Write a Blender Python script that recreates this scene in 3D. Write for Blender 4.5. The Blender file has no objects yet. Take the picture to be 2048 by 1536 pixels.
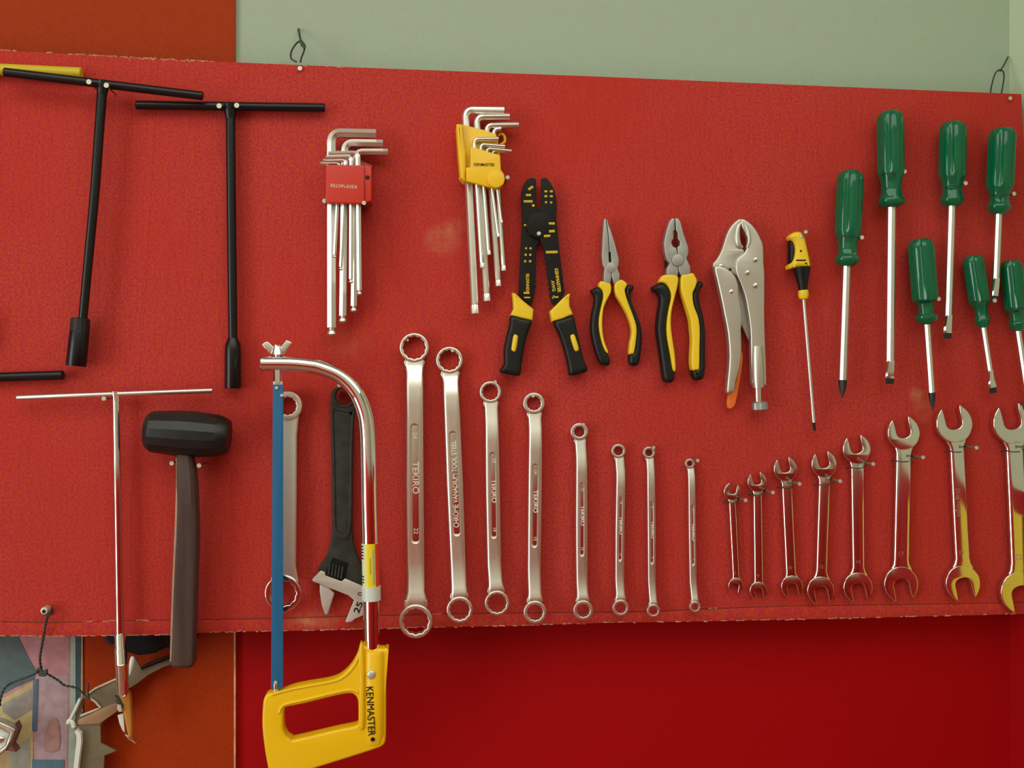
import bpy, bmesh, math, random
from mathutils import Vector, Matrix
random.seed(7)
SC = bpy.context.scene
COL = SC.collection
PI = math.pi

# ------------------------------------------------------------------ camera
F = 2000.0                       # focal length in pixels of the 2048 px frame
Z0 = 1.45                        # height of the camera
YAW = math.radians(5.6)
DIST = 1.02
s_, c_ = math.sin(YAW), math.cos(YAW)
CAM = Vector((-DIST * s_, -DIST * c_, Z0))
FW = Vector((s_, c_, 0)); RT = Vector((c_, -s_, 0)); UP = Vector((0, 0, 1))
cd = bpy.data.cameras.new('camera'); cd.sensor_width = 36; cd.lens = F / 2048 * 36
cd.clip_start = 0.01; cd.clip_end = 50
cam = bpy.data.objects.new('camera', cd); COL.objects.link(cam)
cam.location = CAM; cam.rotation_euler = (PI / 2, 0, -YAW)
SC.camera = cam

# ------------------------------------------------------------------ light, exposure
w = bpy.data.worlds.new('daylight'); SC.world = w; w.use_nodes = True
w.node_tree.nodes['Background'].inputs[0].default_value = (0.75, 0.9, 1.0, 1)
w.node_tree.nodes['Background'].inputs[1].default_value = 1.0
def area(name, loc, rot, sx, sy, power, col):
    l = bpy.data.lights.new(name, 'AREA'); l.shape = 'RECTANGLE'; l.size = sx; l.size_y = sy
    l.energy = power; l.color = col
    o = bpy.data.objects.new(name, l); COL.objects.link(o); o.location = loc; o.rotation_euler = rot
    return o
# daylight coming in through the open doorway in the left wall
area('doorway_daylight', (-2.92, -2.1, 1.26), (0, -PI / 2, 0), 2.3, 1.5, 50, (0.95, 1.0, 0.95))
# ceiling lamp of the room
area('ceiling_lamp_light', (0.1, -1.75, 2.70), (0, 0, 0), 3.4, 2.0, 45, (0.98, 1.0, 0.90))
vs = SC.view_settings
vs.view_transform = 'Standard'; vs.look = 'None'; vs.gamma = 1; vs.use_curve_mapping = False
vs.exposure = 0.0
SC.cycles.max_bounces = 8
try: SC.cycles.use_denoising = True
except Exception: pass

# ------------------------------------------------------------------ pixel -> wall-plane helpers
def P(px, py, h=0.0):
    """point on the plane h millimetres in front of the board that shows at this pixel"""
    d = FW + RT * ((px - 1024) / F) + UP * ((768 - py) / F)
    t = (-h / 1000.0 - CAM.y) / d.y
    return CAM + d * t
def scl(px, py, h=0.0):
    return (P(px + 5, py, h) - P(px - 5, py, h)).length / 10.0     # metres per pixel

# ------------------------------------------------------------------ materials
MATS = {}
def mat(name, col, rough=0.5, metal=0.0, var=0.0, vscale=40, bump=0.0, bscale=300, trans=0.0, coat=0.0, col2=None, spec=0.5, vw=None):
    if name in MATS: return MATS[name]
    m = bpy.data.materials.new(name); m.use_nodes = True; nt = m.node_tree; N = nt.nodes; L = nt.links
    b = N['Principled BSDF']
    b.inputs['Base Color'].default_value = (*col, 1); b.inputs['Roughness'].default_value = rough
    b.inputs['Metallic'].default_value = metal
    b.inputs['Transmission Weight'].default_value = trans
    b.inputs['Coat Weight'].default_value = coat
    b.inputs['Specular IOR Level'].default_value = spec
    if var or col2 or bump:
        tc = N.new('ShaderNodeNewGeometry')
        src = tc.outputs['Position']
        if vw:
            mp = N.new('ShaderNodeMapping'); mp.inputs['Scale'].default_value = vw; L.new(src, mp.inputs['Vector']); src = mp.outputs[0]
    if var or col2:
        n = N.new('ShaderNodeTexNoise'); n.inputs['Scale'].default_value = vscale; n.inputs['Detail'].default_value = 5
        L.new(src, n.inputs['Vector'])
        r = N.new('ShaderNodeValToRGB')
        c2 = col2 or tuple(min(1, c * (1 + var)) for c in col)
        c1 = col if col2 else tuple(c * (1 - var) for c in col)
        r.color_ramp.elements[0].color = (*c1, 1); r.color_ramp.elements[1].color = (*c2, 1)
        r.color_ramp.elements[0].position = .35; r.color_ramp.elements[1].position = .65
        L.new(n.outputs['Fac'], r.inputs[0]); L.new(r.outputs[0], b.inputs['Base Color'])
    if bump:
        n2 = N.new('ShaderNodeTexNoise'); n2.inputs['Scale'].default_value = bscale; n2.inputs['Detail'].default_value = 3
        L.new(src, n2.inputs['Vector'])
        bp = N.new('ShaderNodeBump'); bp.inputs['Strength'].default_value = bump; bp.inputs['Distance'].default_value = 0.001
        L.new(n2.outputs['Fac'], bp.inputs['Height']); L.new(bp.outputs[0], b.inputs['Normal'])
    MATS[name] = m
    return m

def board_material():
    m = bpy.data.materials.new('red painted cloth'); m.use_nodes = True; nt = m.node_tree; N = nt.nodes; L = nt.links
    b = N['Principled BSDF']; b.inputs['Roughness'].default_value = .85; b.inputs['Specular IOR Level'].default_value = .15
    g = N.new('ShaderNodeNewGeometry')
    def noise(scale, detail, mapping=None):
        src = g.outputs['Position']
        if mapping:
            mp = N.new('ShaderNodeMapping'); mp.inputs['Scale'].default_value = mapping; L.new(src, mp.inputs[0]); src = mp.outputs[0]
        n = N.new('ShaderNodeTexNoise'); n.inputs['Scale'].default_value = scale; n.inputs['Detail'].default_value = detail
        L.new(src, n.inputs['Vector']); return n.outputs['Fac']
    def mix(f, a, c, blend='MIX'):
        x = N.new('ShaderNodeMix'); x.data_type = 'RGBA'; x.blend_type = blend
        if isinstance(f, float): x.inputs[0].default_value = f
        else: L.new(f, x.inputs[0])
        for i, v in ((6, a), (7, c)):
            if isinstance(v, tuple): x.inputs[i].default_value = (*v, 1)
            else: L.new(v, x.inputs[i])
        return x.outputs[2]
    def ramp(f, p0, p1):
        r = N.new('ShaderNodeMapRange'); r.inputs[1].default_value = p0; r.inputs[2].default_value = p1; L.new(f, r.inputs[0]); return r.outputs[0]
    # fine grain of the cloth between a rosy and an orange red
    c = mix(ramp(noise(420, 2), .36, .64), RED_A, RED_B)
    c = mix(ramp(noise(5, 3), .35, .7), c, mix(.5, c, (0.48, 0.026, 0.012)))
    # vertical weave streaks
    c = mix(ramp(noise(60, 3, (6, 1, .5)), .45, .8), c, mix(.25, c, (0.26, 0.01, 0.01)))
    # pale rubbed smudges
    def spot(px, py, rx, rz, amount, cur):
        p = P(px, py, 0)
        mp = N.new('ShaderNodeMapping'); mp.vector_type = 'POINT'
        mp.inputs['Location'].default_value = (-p.x / rx, 0, -p.z / rz); mp.inputs['Scale'].default_value = (1 / rx, 0, 1 / rz)
        L.new(g.outputs['Position'], mp.inputs[0])
        ln = N.new('ShaderNodeVectorMath'); ln.operation = 'LENGTH'; L.new(mp.outputs[0], ln.inputs[0])
        f = N.new('ShaderNodeMapRange'); f.inputs[1].default_value = 1; f.inputs[2].default_value = 0; f.inputs[4].default_value = amount
        L.new(ln.outputs['Value'], f.inputs[0])
        ml = N.new('ShaderNodeMath'); ml.operation = 'MULTIPLY'; L.new(f.outputs[0], ml.inputs[0]); L.new(ramp(noise(90, 4), .3, .7), ml.inputs[1])
        return mix(ml.outputs[0], cur, (0.55, 0.33, 0.18))
    for a in ((885, 480, .022, .02, .5), (1832, 790, .01, .01, .7), (1845, 815, .012, .02, .35), (625, 1243, .03, .012, .7), (700, 690, .03, .02, .15), (905, 455, .015, .012, .3)):
        c = spot(*a, c)
    L.new(c, b.inputs['Base Color'])
    bp = N.new('ShaderNodeBump'); bp.inputs['Strength'].default_value = .35; bp.inputs['Distance'].default_value = .001
    L.new(noise(500, 2, (1, 1, .5)), bp.inputs['Height']); L.new(bp.outputs[0], b.inputs['Normal'])
    return m
RED_A = (0.44, 0.022, 0.062)
RED_B = (0.49, 0.070, 0.010)

def two_tone(name, lo, hi, z, rough=.6, var=.05):
    m = bpy.data.materials.new(name); m.use_nodes = True; nt = m.node_tree; N = nt.nodes; L = nt.links
    b = N['Principled BSDF']; b.inputs['Roughness'].default_value = rough; b.inputs['Specular IOR Level'].default_value = .15
    g = N.new('ShaderNodeNewGeometry'); sp = N.new('ShaderNodeSeparateXYZ'); L.new(g.outputs['Position'], sp.inputs[0])
    gt = N.new('ShaderNodeMath'); gt.operation = 'GREATER_THAN'; gt.inputs[1].default_value = z; L.new(sp.outputs['Z'], gt.inputs[0])
    x = N.new('ShaderNodeMix'); x.data_type = 'RGBA'; L.new(gt.outputs[0], x.inputs[0])
    n = N.new('ShaderNodeTexNoise'); n.inputs['Scale'].default_value = 300; L.new(g.outputs['Position'], n.inputs['Vector'])
    x.inputs[6].default_value = (*lo, 1); x.inputs[7].default_value = (*hi, 1)
    mu = N.new('ShaderNodeMix'); mu.data_type = 'RGBA'; mu.blend_type = 'MULTIPLY'; mu.inputs[0].default_value = 1
    r = N.new('ShaderNodeValToRGB'); r.color_ramp.elements[0].color = (1, 1 - 2.4 * var, 1 - var, 1); r.color_ramp.elements[1].color = (1 - 1.6 * var, 1, 1 - 2.5 * var, 1)
    r.color_ramp.elements[0].position = .3; r.color_ramp.elements[1].position = .7
    L.new(n.outputs['Fac'], r.inputs[0]); L.new(x.outputs[2], mu.inputs[6]); L.new(r.outputs[0], mu.inputs[7]); L.new(mu.outputs[2], b.inputs['Base Color'])
    return m

CREAM = (0.38, 0.49, 0.375)
CHROME = mat('polished chrome', (.80, .80, .76), .13, 1.0)
TUBE = mat('chrome tube', (.86, .86, .84), .07, 1.0)
SATIN = mat('satin chrome', (.80, .80, .73), .36, 1.0, bump=.05, bscale=900)
STEEL = mat('bright steel', (.80, .81, .78), .24, 1.0)
DULL = mat('dull plier steel', (.42, .43, .40), .45, .8)
SILVER = mat('nickel plated pressed steel', (.62, .62, .54), .38, .85)
JAWSTEEL = mat('bare ground steel', (.62, .62, .56), .5, .6)
BLACKM = mat('black painted steel', (.004, .005, .006), .3, 0.0, spec=.4)
KNURL = mat('black knurled steel', (.006, .007, .007), .5, 0.0, bump=.6, bscale=900)
BLACKOX = mat('black phosphate steel', (.025, .03, .022), .55, .2, var=.3, vscale=90)
RUBBER = mat('black rubber', (.006, .008, .007), .42, 0.0, var=.2, vscale=60)
GRIP = mat('charcoal rubber grip', (.006, .009, .008), .42, spec=.35)
YEL = mat('yellow plastic', (.86, .54, .004), .38, coat=.1)
YELG = mat('yellow grip rubber', (.84, .60, .02), .42)
YELP = mat('yellow paint mark', (.62, .42, .01), .5)
YELS = mat('yellow sleeve', (.60, .47, .01), .4)
REDP = mat('red holder plastic', (.58, .03, .015), .38)
BLUE = mat('blue blade paint', (.005, .12, .27), .45, 0)
GREEN = mat('green acetate', (.0, .21, .085), .09, 0.0, trans=.45, coat=.2, spec=.35)
WOOD = mat('dark stained wood', (.05, .03, .027), .55, 0.0, col2=(.08, .055, .045), vscale=30, vw=(3, 3, .25))
WOODE = mat('pale wood edge', (.36, .25, .17), .6, 0.0, var=.15, vscale=50)
ORANGEL = mat('orange lever paint', (.80, .17, .02), .45)
WIRE = mat('dark iron wire', (.05, .065, .055), .5, .4)
NAILM = mat('galvanised nail', (.62, .64, .52), .4, .5)
SHANKM = mat('dull nail shank', (.16, .17, .12), .6, .4)
DARKTIP = mat('blackened tip', (.02, .022, .02), .45, .3)
INK = mat('black ink', (.004, .004, .004), .6, spec=.2)
PLATE = mat('black stamped plate', (.006, .006, .004), .5, spec=.25)
MARK = mat('stamped bright lettering', (.80, .82, .72), .4, .1)
PALEP = mat('pale print', (.65, .55, .38), .6)
WHITEP = mat('milky plastic band', (.62, .70, .64), .35)
GREYS = mat('grey sheet metal', (.17, .145, .085), .5, .1, var=.15, vscale=30)
GALV = mat('white edged steel', (.72, .82, .72), .35, .1)
ORANGEREFL = mat('metal with orange reflection colour', (.55, .26, .05), .35, .3)  # orange reflection on bright metal, put into the base colour

# ------------------------------------------------------------------ mesh helpers
class Thing:
    def __init__(s, name, label, cat, px, py, group=None):
        s.o = bpy.data.objects.new(name, None); COL.objects.link(s.o)
        s.o.location = P(px, py, 0); s.o.empty_display_size = .01
        tag(s.o, label, cat, group)
def tag(o, label, cat, group=None):
    o['label'] = label; o['category'] = cat
    if group: o['group'] = group
    return o
def emit(name, me, m, parent=None, origin=None, label=None):
    """link a world-space mesh as one object under a thing (or on its own)"""
    par = parent.o if isinstance(parent, Thing) else parent
    o = bpy.data.objects.new(name, me)
    if par is not None:
        w0 = Vector(par.location); q = par.parent
        while q is not None: w0 += q.location; q = q.parent
        me.transform(Matrix.Translation(-w0)); o.parent = par
    else:
        org = origin or (sum((v.co for v in me.vertices), Vector()) / max(1, len(me.vertices)))
        me.transform(Matrix.Translation(-org)); o.location = org
    me.materials.clear(); me.materials.append(m)
    COL.objects.link(o)
    if label: o['label'] = label
    return o
def finish(bm, ang=35, recalc=True):
    bmesh.ops.remove_doubles(bm, verts=bm.verts, dist=1e-6)
    if recalc: bmesh.ops.recalc_face_normals(bm, faces=bm.faces)
    me = bpy.data.meshes.new('mesh'); bm.to_mesh(me); bm.free()
    me.shade_smooth(); me.set_sharp_from_angle(angle=math.radians(ang))
    return me
def join(meshes, ang=35):
    bm = bmesh.new()
    for m in meshes: bm.from_mesh(m)
    me = bpy.data.meshes.new('mesh'); bm.to_mesh(me); bm.free()
    me.shade_smooth(); me.set_sharp_from_angle(angle=math.radians(ang))
    return me
def catmull(pts, n, closed=True):
    if n <= 1: return pts
    out = []; N = len(pts)
    rng = range(N) if closed else range(N - 1)
    for i in rng:
        if closed: p = [pts[(i + k - 1) % N] for k in range(4)]
        else: p = [pts[max(0, min(N - 1, i + k - 1))] for k in range(4)]
        for k in range(n):
            t = k / n
            out.append(tuple(.5 * (2 * b + (c - a) * t + (2 * a - 5 * b + 4 * c - d) * t * t + (-a + 3 * b - 3 * c + d) * t ** 3)
                             for a, b, c, d in zip(*p)))
    if not closed: out.append(tuple(pts[-1]))
    return out
def plate(outer, h0, h1, bev=.4, holes=(), smooth=1, href=None, ang=35, res=2):
    """pixel outline extruded from h0 to h1 mm in front of the board, with rounded edges"""
    if href is None: href = h1
    cu = bpy.data.curves.new('outline', 'CURVE'); cu.dimensions = '2D'; cu.fill_mode = 'BOTH'
    cu.extrude = max(0, (h1 - h0) / 2 - bev); cu.bevel_depth = bev; cu.bevel_resolution = res; cu.offset = -bev
    for i, ring in enumerate([outer] + list(holes)):
        pts = catmull(ring, smooth if i == 0 else 1)
        sp = cu.splines.new('POLY'); sp.points.add(len(pts) - 1); sp.use_cyclic_u = True
        for k, (x, y) in enumerate(pts):
            w = P(x, y, href); sp.points[k].co = (w.x * 1000, (w.z - Z0) * 1000, 0, 1)
    ob = bpy.data.objects.new('tmp', cu); me0 = bpy.data.meshes.new_from_object(ob)
    bpy.data.objects.remove(ob); bpy.data.curves.remove(cu)
    hm = (h0 + h1) / 2
    for v in me0.vertices:
        x, y, z = v.co
        v.co = (x / 1000, -(hm + z) / 1000, Z0 + y / 1000)
    bm = bmesh.new(); bm.from_mesh(me0); bpy.data.meshes.remove(me0)
    return finish(bm, ang)
def T(x0, y0, s):
    """coordinates read off an enlarged crop -> photo pixels"""
    return lambda *pts: [(x0 + a / s, y0 + b / s) for a, b in pts]
def rings(rs, cap=True, ang=35, closed_path=False):
    bm = bmesh.new(); vv = [[bm.verts.new(p) for p in r] for r in rs]
    n = len(rs[0])
    for a, b in zip(vv, vv[1:]):
        for i in range(n):
            j = (i + 1) % n
            try: bm.faces.new((a[i], a[j], b[j], b[i]))
            except ValueError: pass
    if cap:
        for r in (vv[0], vv[-1]):
            try: bm.faces.new(r)
            except ValueError: pass
    return finish(bm, ang)
OCT = [(-1, -.3), (-1, .3), (-.72, 1), (.72, 1), (1, .3), (1, -.3), (.72, -1), (-.72, -1)]
def rnd(n=16, e=2.0):
    o = []
    for i in range(n):
        t = 2 * PI * i / n; c, s = math.cos(t), math.sin(t)
        o.append((math.copysign(abs(c) ** (2 / e), c), math.copysign(abs(s) ** (2 / e), s)))
    return o
def loft(st, section=OCT, smooth=1, ang=35):
    """st: (px, py, half width px, centre height mm, half thickness mm); section: unit outline or function of the station index"""
    if smooth > 1: st = catmull(st, smooth, False)
    C = []; rs = []
    for (x, y, hw, h, ht) in st: C.append(P(x, y, h))
    for i, (x, y, hw, h, ht) in enumerate(st):
        d = C[min(i + 1, len(C) - 1)] - C[max(i - 1, 0)]; d.y = 0; d.normalize()
        acr = Vector((-d.z, 0, d.x)) if True else None
        if acr.x < 0 or (abs(acr.x) < 1e-6 and acr.z < 0): acr = -acr
        sec = section(i) if callable(section) else section
        W = hw * scl(x, y, h)
        rs.append([C[i] + acr * (a * W) + Vector((0, -1, 0)) * (b * ht / 1000) for a, b in sec])
    return rings(rs, ang=ang)
def tube(pts, r, n=12, ang=35, smooth=1, mod=None, spin=0):
    """pts: world vectors, r: metres (number or list)"""
    if smooth > 1:
        if isinstance(r, (list, tuple)):
            q = catmull([(*p, rr) for p, rr in zip(pts, r)], smooth, False); pts = [Vector(a[:3]) for a in q]; r = [a[3] for a in q]
        else: pts = [Vector(a) for a in catmull([tuple(p) for p in pts], smooth, False)]
    if not isinstance(r, (list, tuple)): r = [r] * len(pts)
    rs = []; u = None
    for i, p in enumerate(pts):
        d = (pts[min(i + 1, len(pts) - 1)] - pts[max(i - 1, 0)]).normalized()
        if u is None:
            u = d.cross(Vector((0, -1, 0)))
            if u.length < .1: u = d.cross(Vector((1, 0, 0)))
        u = (u - d * u.dot(d)).normalized(); v = u.cross(d).normalized()
        rs.append([p + (u * math.cos(t) + v * math.sin(t)) * (r[i] * (mod(t, i) if mod else 1))
                   for t in [2 * PI * k / n + spin for k in range(n)]])
    return rings(rs, ang=ang)
def px_tube(pts, rpx, h, **k):
    """pts: pixel path at height h mm (or per-point), rpx radius in pixels"""
    P3 = [P(p[0], p[1], p[2] if len(p) > 2 else h) for p in pts]
    if isinstance(rpx, (list, tuple)): R = [a * scl(p[0], p[1], h) for a, p in zip(rpx, pts)]
    else: R = rpx * scl(pts[0][0], pts[0][1], h)
    return tube(P3, R, **k)
def lathe(a, b, h, prof, n=20, mod=None, ang=35, h2=None, spin=0):
    """prof: (t 0..1 along a->b, radius px)"""
    A = P(a[0], a[1], h); B = P(b[0], b[1], h if h2 is None else h2); s = scl((a[0] + b[0]) / 2, (a[1] + b[1]) / 2, h)
    return tube([A + (B - A) * t for t, r in prof], [max(r, .05) * s for t, r in prof], n=n, mod=mod, ang=ang, spin=spin)
def circle(cx, cy, r, n=32, sq=1.0): return [(cx + r * math.cos(2 * PI * i / n), cy + r * sq * math.sin(2 * PI * i / n)) for i in range(n)]
def star(cx, cy, r, k=12, dep=.1):
    o = []
    for i in range(k * 2):
        rr = r if i % 2 == 0 else r * (1 - dep); t = PI * i / k
        o.append((cx + rr * math.cos(t), cy + rr * math.sin(t)))
    return o
def text(s, px, py, size, rot, h, thick=.15, width=None, sx=1.0, off=0.0):
    cu = bpy.data.curves.new('t', 'FONT'); cu.body = s; cu.align_x = 'CENTER'; cu.align_y = 'CENTER'; cu.size = size; cu.extrude = thick / 2
    cu.offset = off
    ob = bpy.data.objects.new('tmp', cu); me = bpy.data.meshes.new_from_object(ob); bpy.data.objects.remove(ob)
    if width:
        xs = [v.co.x for v in me.vertices]; sx = width / (max(xs) - min(xs))
    c, sn = math.cos(math.radians(rot)), math.sin(math.radians(rot)); k = scl(px, py, h); O = P(px, py, h)
    for v in me.vertices:
        x, y, z = v.co.x * sx * k, v.co.y * k, v.co.z
        v.co = O + Vector((x * c - y * sn, -z / 1000, x * sn + y * c))
    return me
def ball(px, py, h, rpx, flat=1.0):
    bm = bmesh.new(); bmesh.ops.create_uvsphere(bm, u_segments=14, v_segments=8, radius=rpx * scl(px, py, h))
    for v in bm.verts: v.co.y *= flat; v.co += P(px, py, h)
    return finish(bm, 60)
def disc(px, py, h0, h1, r, n=20, bev=.25): return plate(circle(px, py, r, n), h0, h1, bev)
def box(lo, hi):
    bm = bmesh.new(); bmesh.ops.create_cube(bm, size=1)
    lo, hi = Vector(lo), Vector(hi)
    for v in bm.verts: v.co = Vector([(lo[i] + hi[i]) / 2 + v.co[i] * (hi[i] - lo[i]) for i in range(3)])
    return finish(bm)
def structure(name, me, m, parent=None):
    o = emit(name, me, m, parent)
    if parent is None: o['kind'] = 'structure'
    return o
def nail(px, py, what, h=20, r=4.6, group='nails driven into the red board'):
    """a nail whose head shows at this pixel; it stands straight out of the board"""
    hd = P(px, py, h); base = Vector((hd.x, 0.004, hd.z)); d = Vector((0, -1, 0)); s = scl(px, py, h)
    th = bpy.data.objects.new('nail', None); COL.objects.link(th); th.location = Vector((hd.x, 0, hd.z)); th.empty_display_size = .005
    tag(th, what, 'nail')
    emit('shank', tube([base, hd], 1.7 * s, n=8), SHANKM, th)
    emit('nail_head', tube([hd, hd + d * .0008], r * s, n=14), NAILM, th)
    return th

# ================================================================== the room
XR = P(2019, 100, -45).x               # corner of back wall and the return wall on the right
YW = .045
XL = P(471, 100, -45).x
zt = Z0
ZSPLIT = P(1600, 700, -45).z
orange = mat('orange wall paint', (.345, .034, .001), .6, var=.07, vscale=300, spec=.15)
structure('wall_back', box((XL, YW, 0), (XR + .1, YW + .12, 2.75)), two_tone('cream over red wall paint', (.38, .001, .0025), CREAM, ZSPLIT))
structure('wall_left_panel', box((-3.1, YW - .004, 0), (XL, YW + .1, 2.75)), orange)
structure('trim_1', box((XL - .0008, YW - .0052, 0), (XL + .0009, YW - .001, P(470, 1200, -45).z)), mat('pale joint filler', (.62, .3, .16), .7, var=.4, vscale=60))
structure('wall_right', box((XR, -.42, 0), (XR + .12, YW, 2.75)), two_tone('cream over red return wall', (.40, .003, .005), (.58, .70, .50), P(2000, 985, 0).z))
structure('floor', box((-3.1, -3.0, -.1), (2.6, YW + .1, 0)), mat('reddish brown floor tiles', (.30, .10, .06), .5, var=.15, vscale=4))
structure('ceiling', box((-3.1, -3.0, 2.75), (2.6, YW + .1, 2.85)), mat('white ceiling', (.72, .72, .64), .8, var=.03, vscale=5))
structure('wall_front', box((-3.1, -3.1, 0), (2.6, -3.0, 2.75)), two_tone('cream over red front wall', (.42, .02, .012), (.52, .50, .38), 1.13))
structure('wall_far_right', box((2.6, -3.0, 0), (2.7, YW + .1, 2.75)), two_tone('cream over red side wall', (.42, .02, .012), (.52, .50, .38), 1.13))
structure('wall_back_right', box((XR + .12, YW, 0), (2.6, YW + .12, 2.75)), MATS.get('x') or two_tone('cream over red wall beyond', (.42, .02, .012), (.52, .50, .38), 1.13))
# left wall with its open doorway
wl = mat('cream left wall', (.52, .50, .38), .7, var=.04, vscale=8)
wy0, wy1, wz0, wz1 = -2.88, -1.32, .08, 2.44
structure('wall_left', join([box((-3.1, -3.0, 0), (-2.98, wy0, 2.75)), box((-3.1, wy1, 0), (-2.98, YW, 2.75)),
                             box((-3.1, wy0, 0), (-2.98, wy1, wz0)), box((-3.1, wy0, wz1), (-2.98, wy1, 2.75))]), wl)
wf = bpy.data.objects.new('door_1', None); COL.objects.link(wf); wf.location = (-3.04, -2.1, wz0); wf['kind'] = 'structure'
WF = mat('white window paint', (.7, .7, .66), .5)
for a, b in (((-3.07, wy0, wz0), (-3.0, wy0 + .05, wz1)), ((-3.07, wy1 - .05, wz0), (-3.0, wy1, wz1)), ((-3.07, wy0, wz0), (-3.0, wy1, wz0 + .05)),
             ((-3.07, wy0, wz1 - .05), (-3.0, wy1, wz1))):
    emit('door_frame', box(a, b), WF, wf)

# yellow panel added out of view to give the big wrenches their yellow reflection
emit_y = box((XR - .006, -.165, P(2000, 1330, 0).z), (XR, -.028, P(2000, 1035, 0).z))
tag(emit('reflection_panel', emit_y, mat('yellow reflection panel', (.80, .66, .01), .5)), 'plain yellow panel added out of view on the return wall, mirrored in the largest open end wrenches', 'panel')

# ================================================================== the board
top = [(-420, 62), (0, 100), (320, 118), (700, 134), (1200, 153), (1650, 172), (2043, 188)]
bot = [(2092, 1225), (2048, 1228), (1650, 1238), (1400, 1243), (1200, 1246), (1024, 1252), (850, 1255), (700, 1259), (540, 1263), (470, 1263), (330, 1270), (120, 1273), (0, 1272), (-420, 1262)]
crease = [(2092, 1202), (2048, 1205), (1560, 1212), (1400, 1218), (1300, 1223), (900, 1227), (700, 1232), (480, 1238), (300, 1240), (100, 1245), (0, 1243), (-420, 1238)]
BOARD = bpy.data.objects.new('tool_board', None); COL.objects.link(BOARD); BOARD.location = P(1024, 1250, 0)
tag(BOARD, 'long red cloth covered board hung on the wall with all the tools on it', 'board')
BM = board_material()
emit('backing_board', plate(top + bot, -12, -2.2, .3, href=0), mat('raw plywood', (.55, .38, .2), .8, var=.2, vscale=60), BOARD)
emit('red_cloth', plate(top + crease, -2.2, 0, .5, href=0), BM, BOARD)
cr2 = [(x, y + 1.2) for x, y in reversed(crease)]
emit('hem', plate(cr2 + bot, -2.2, .9, .8, href=0), BM, BOARD, label='turned strip along the bottom of the red cloth')
# faint vertical crease
emit('seam', loft([(316, 118, 1.2, 0, .25), (300, 420, 1.3, 0, .25), (289, 600, 1.3, 0, .3), (277, 760, 1.3, 0, .25), (262, 1000, 1.2, 0, .2), (258, 1240, 1.2, 0, .2)], rnd(8)), BM, BOARD)
# frayed pale threads on the cut edges
def frays(name, line, segs, h):
    bm = bmesh.new()
    def yat(x):
        L = sorted(line)
        for (x0, y0), (x1, y1) in zip(L, L[1:]):
            if x0 <= x <= x1: return y0 + (y1 - y0) * (x - x0) / (x1 - x0)
        return L[-1][1]
    for x0, x1, dens, up in segs:
        x = x0
        while x < x1:
            l = random.uniform(3, 12); y = yat(x) + random.uniform(-.6, .6) * 1.2
            if random.random() < dens:
                a = P(x, y, h); b = P(x + l, y + random.uniform(-1, 1) + random.choice([0, 0, 1]) * up, h + random.uniform(0, .6)); s = scl(x, y) * random.uniform(.5, 1.1)
                q = [bm.verts.new(p) for p in (a + Vector((0, 0, s)), a - Vector((0, 0, s)), b - Vector((0, -.0004, s)), b + Vector((0, -.0004, s)))]
                q2 = [bm.verts.new(v.co + Vector((0, .0008, 0))) for v in q]
                bm.faces.new(q); bm.faces.new(q2[::-1])
                for i in range(4): bm.faces.new((q[i], q2[i], q2[(i + 1) % 4], q[(i + 1) % 4]))
            x += l * .7
    o = emit(name, finish(bm), mat('frayed cloth threads', (.58, .36, .2), .9, var=.25, vscale=200), BOARD); o['kind'] = 'stuff'
frays('frayed_top_edge', top, ((150, 420, .75, 4), (420, 700, .15, 2), (0, 150, .15, 1)), .1)
frays('frayed_bottom_edge', [(x, y - .5) for x, y in bot], ((0, 2040, .30, 0), (0, 420, .5, 0), (640, 860, .7, 0), (980, 1100, .5, 0)), 1.0)
frays('frayed_crease', crease, ((165, 180, .9, 0), (205, 232, 1, 0), (272, 290, 1, 0), (855, 880, .6, 0), (1400, 1440, .6, 0)), .3)
nail(600, 137, 'small pale screw head near the top edge under the left wire loop', h=2, r=4.5)
nail(2020, 197, 'small pale screw head in the top right corner of the board', h=2, r=3.6)

def wire(name, pts, label, r=1.5, tw=False, cat='wire', sm=4, m=None):
    """pts (px,py,h)"""
    th = Thing(name, label, cat, pts[0][0], pts[0][1])
    W = [P(*p) for p in pts]
    if not tw:
        emit('strand', tube(W, r * .0005, n=8, smooth=sm), m or WIRE, th)
    else:
        q = [Vector(a) for a in catmull([tuple(p) for p in W], 10, False)]
        for ph in (0, PI):
            out = []; L = 0
            for i, p in enumerate(q):
                if i: L += (p - q[i - 1]).length
                d = (q[min(i + 1, len(q) - 1)] - q[max(0, i - 1)]).normalized(); u = d.cross(Vector((0, 1, 0))).normalized()
                a = L / .0085 * 2 * PI + ph
                out.append(p + (u * math.cos(a) + Vector((0, 1, 0)) * math.sin(a)) * r * .0005 * .95)
            emit('strand', tube(out, r * .0005, n=7), m or WIRE, th)
    return th
# wire loops by which the board hangs
t = wire('hanging_wire', [(593, 124, -4), (582, 116, -6), (584, 100, -14), (596, 84, -22), (605, 86, -24), (609, 98, -20), (603, 115, -10), (601, 124, -4)], 'dark wire loop at the board top edge by the cream wall, left one', 1.9)
emit('strand', tube([P(604, 92, -22), P(600, 75, -30), P(597, 58, -44)], .0011, n=8), WIRE, t)
emit('knot', tube([P(601, 82, -20), P(607, 90, -17), P(609, 96, -18)], .0019, n=8), WIRE, t)
t = wire('hanging_wire', [(1981, 186, -4), (1983, 172, -8), (1990, 148, -20), (1998, 140, -24), (2006, 143, -24), (2008, 155, -18), (2003, 186, -4)], 'dark wire loop at the board top right corner, right one', 1.7)
emit('strand', tube([P(2000, 142, -24), P(2009, 128, -32), P(2016, 114, -42)], .0009, n=8), WIRE, t)

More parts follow.
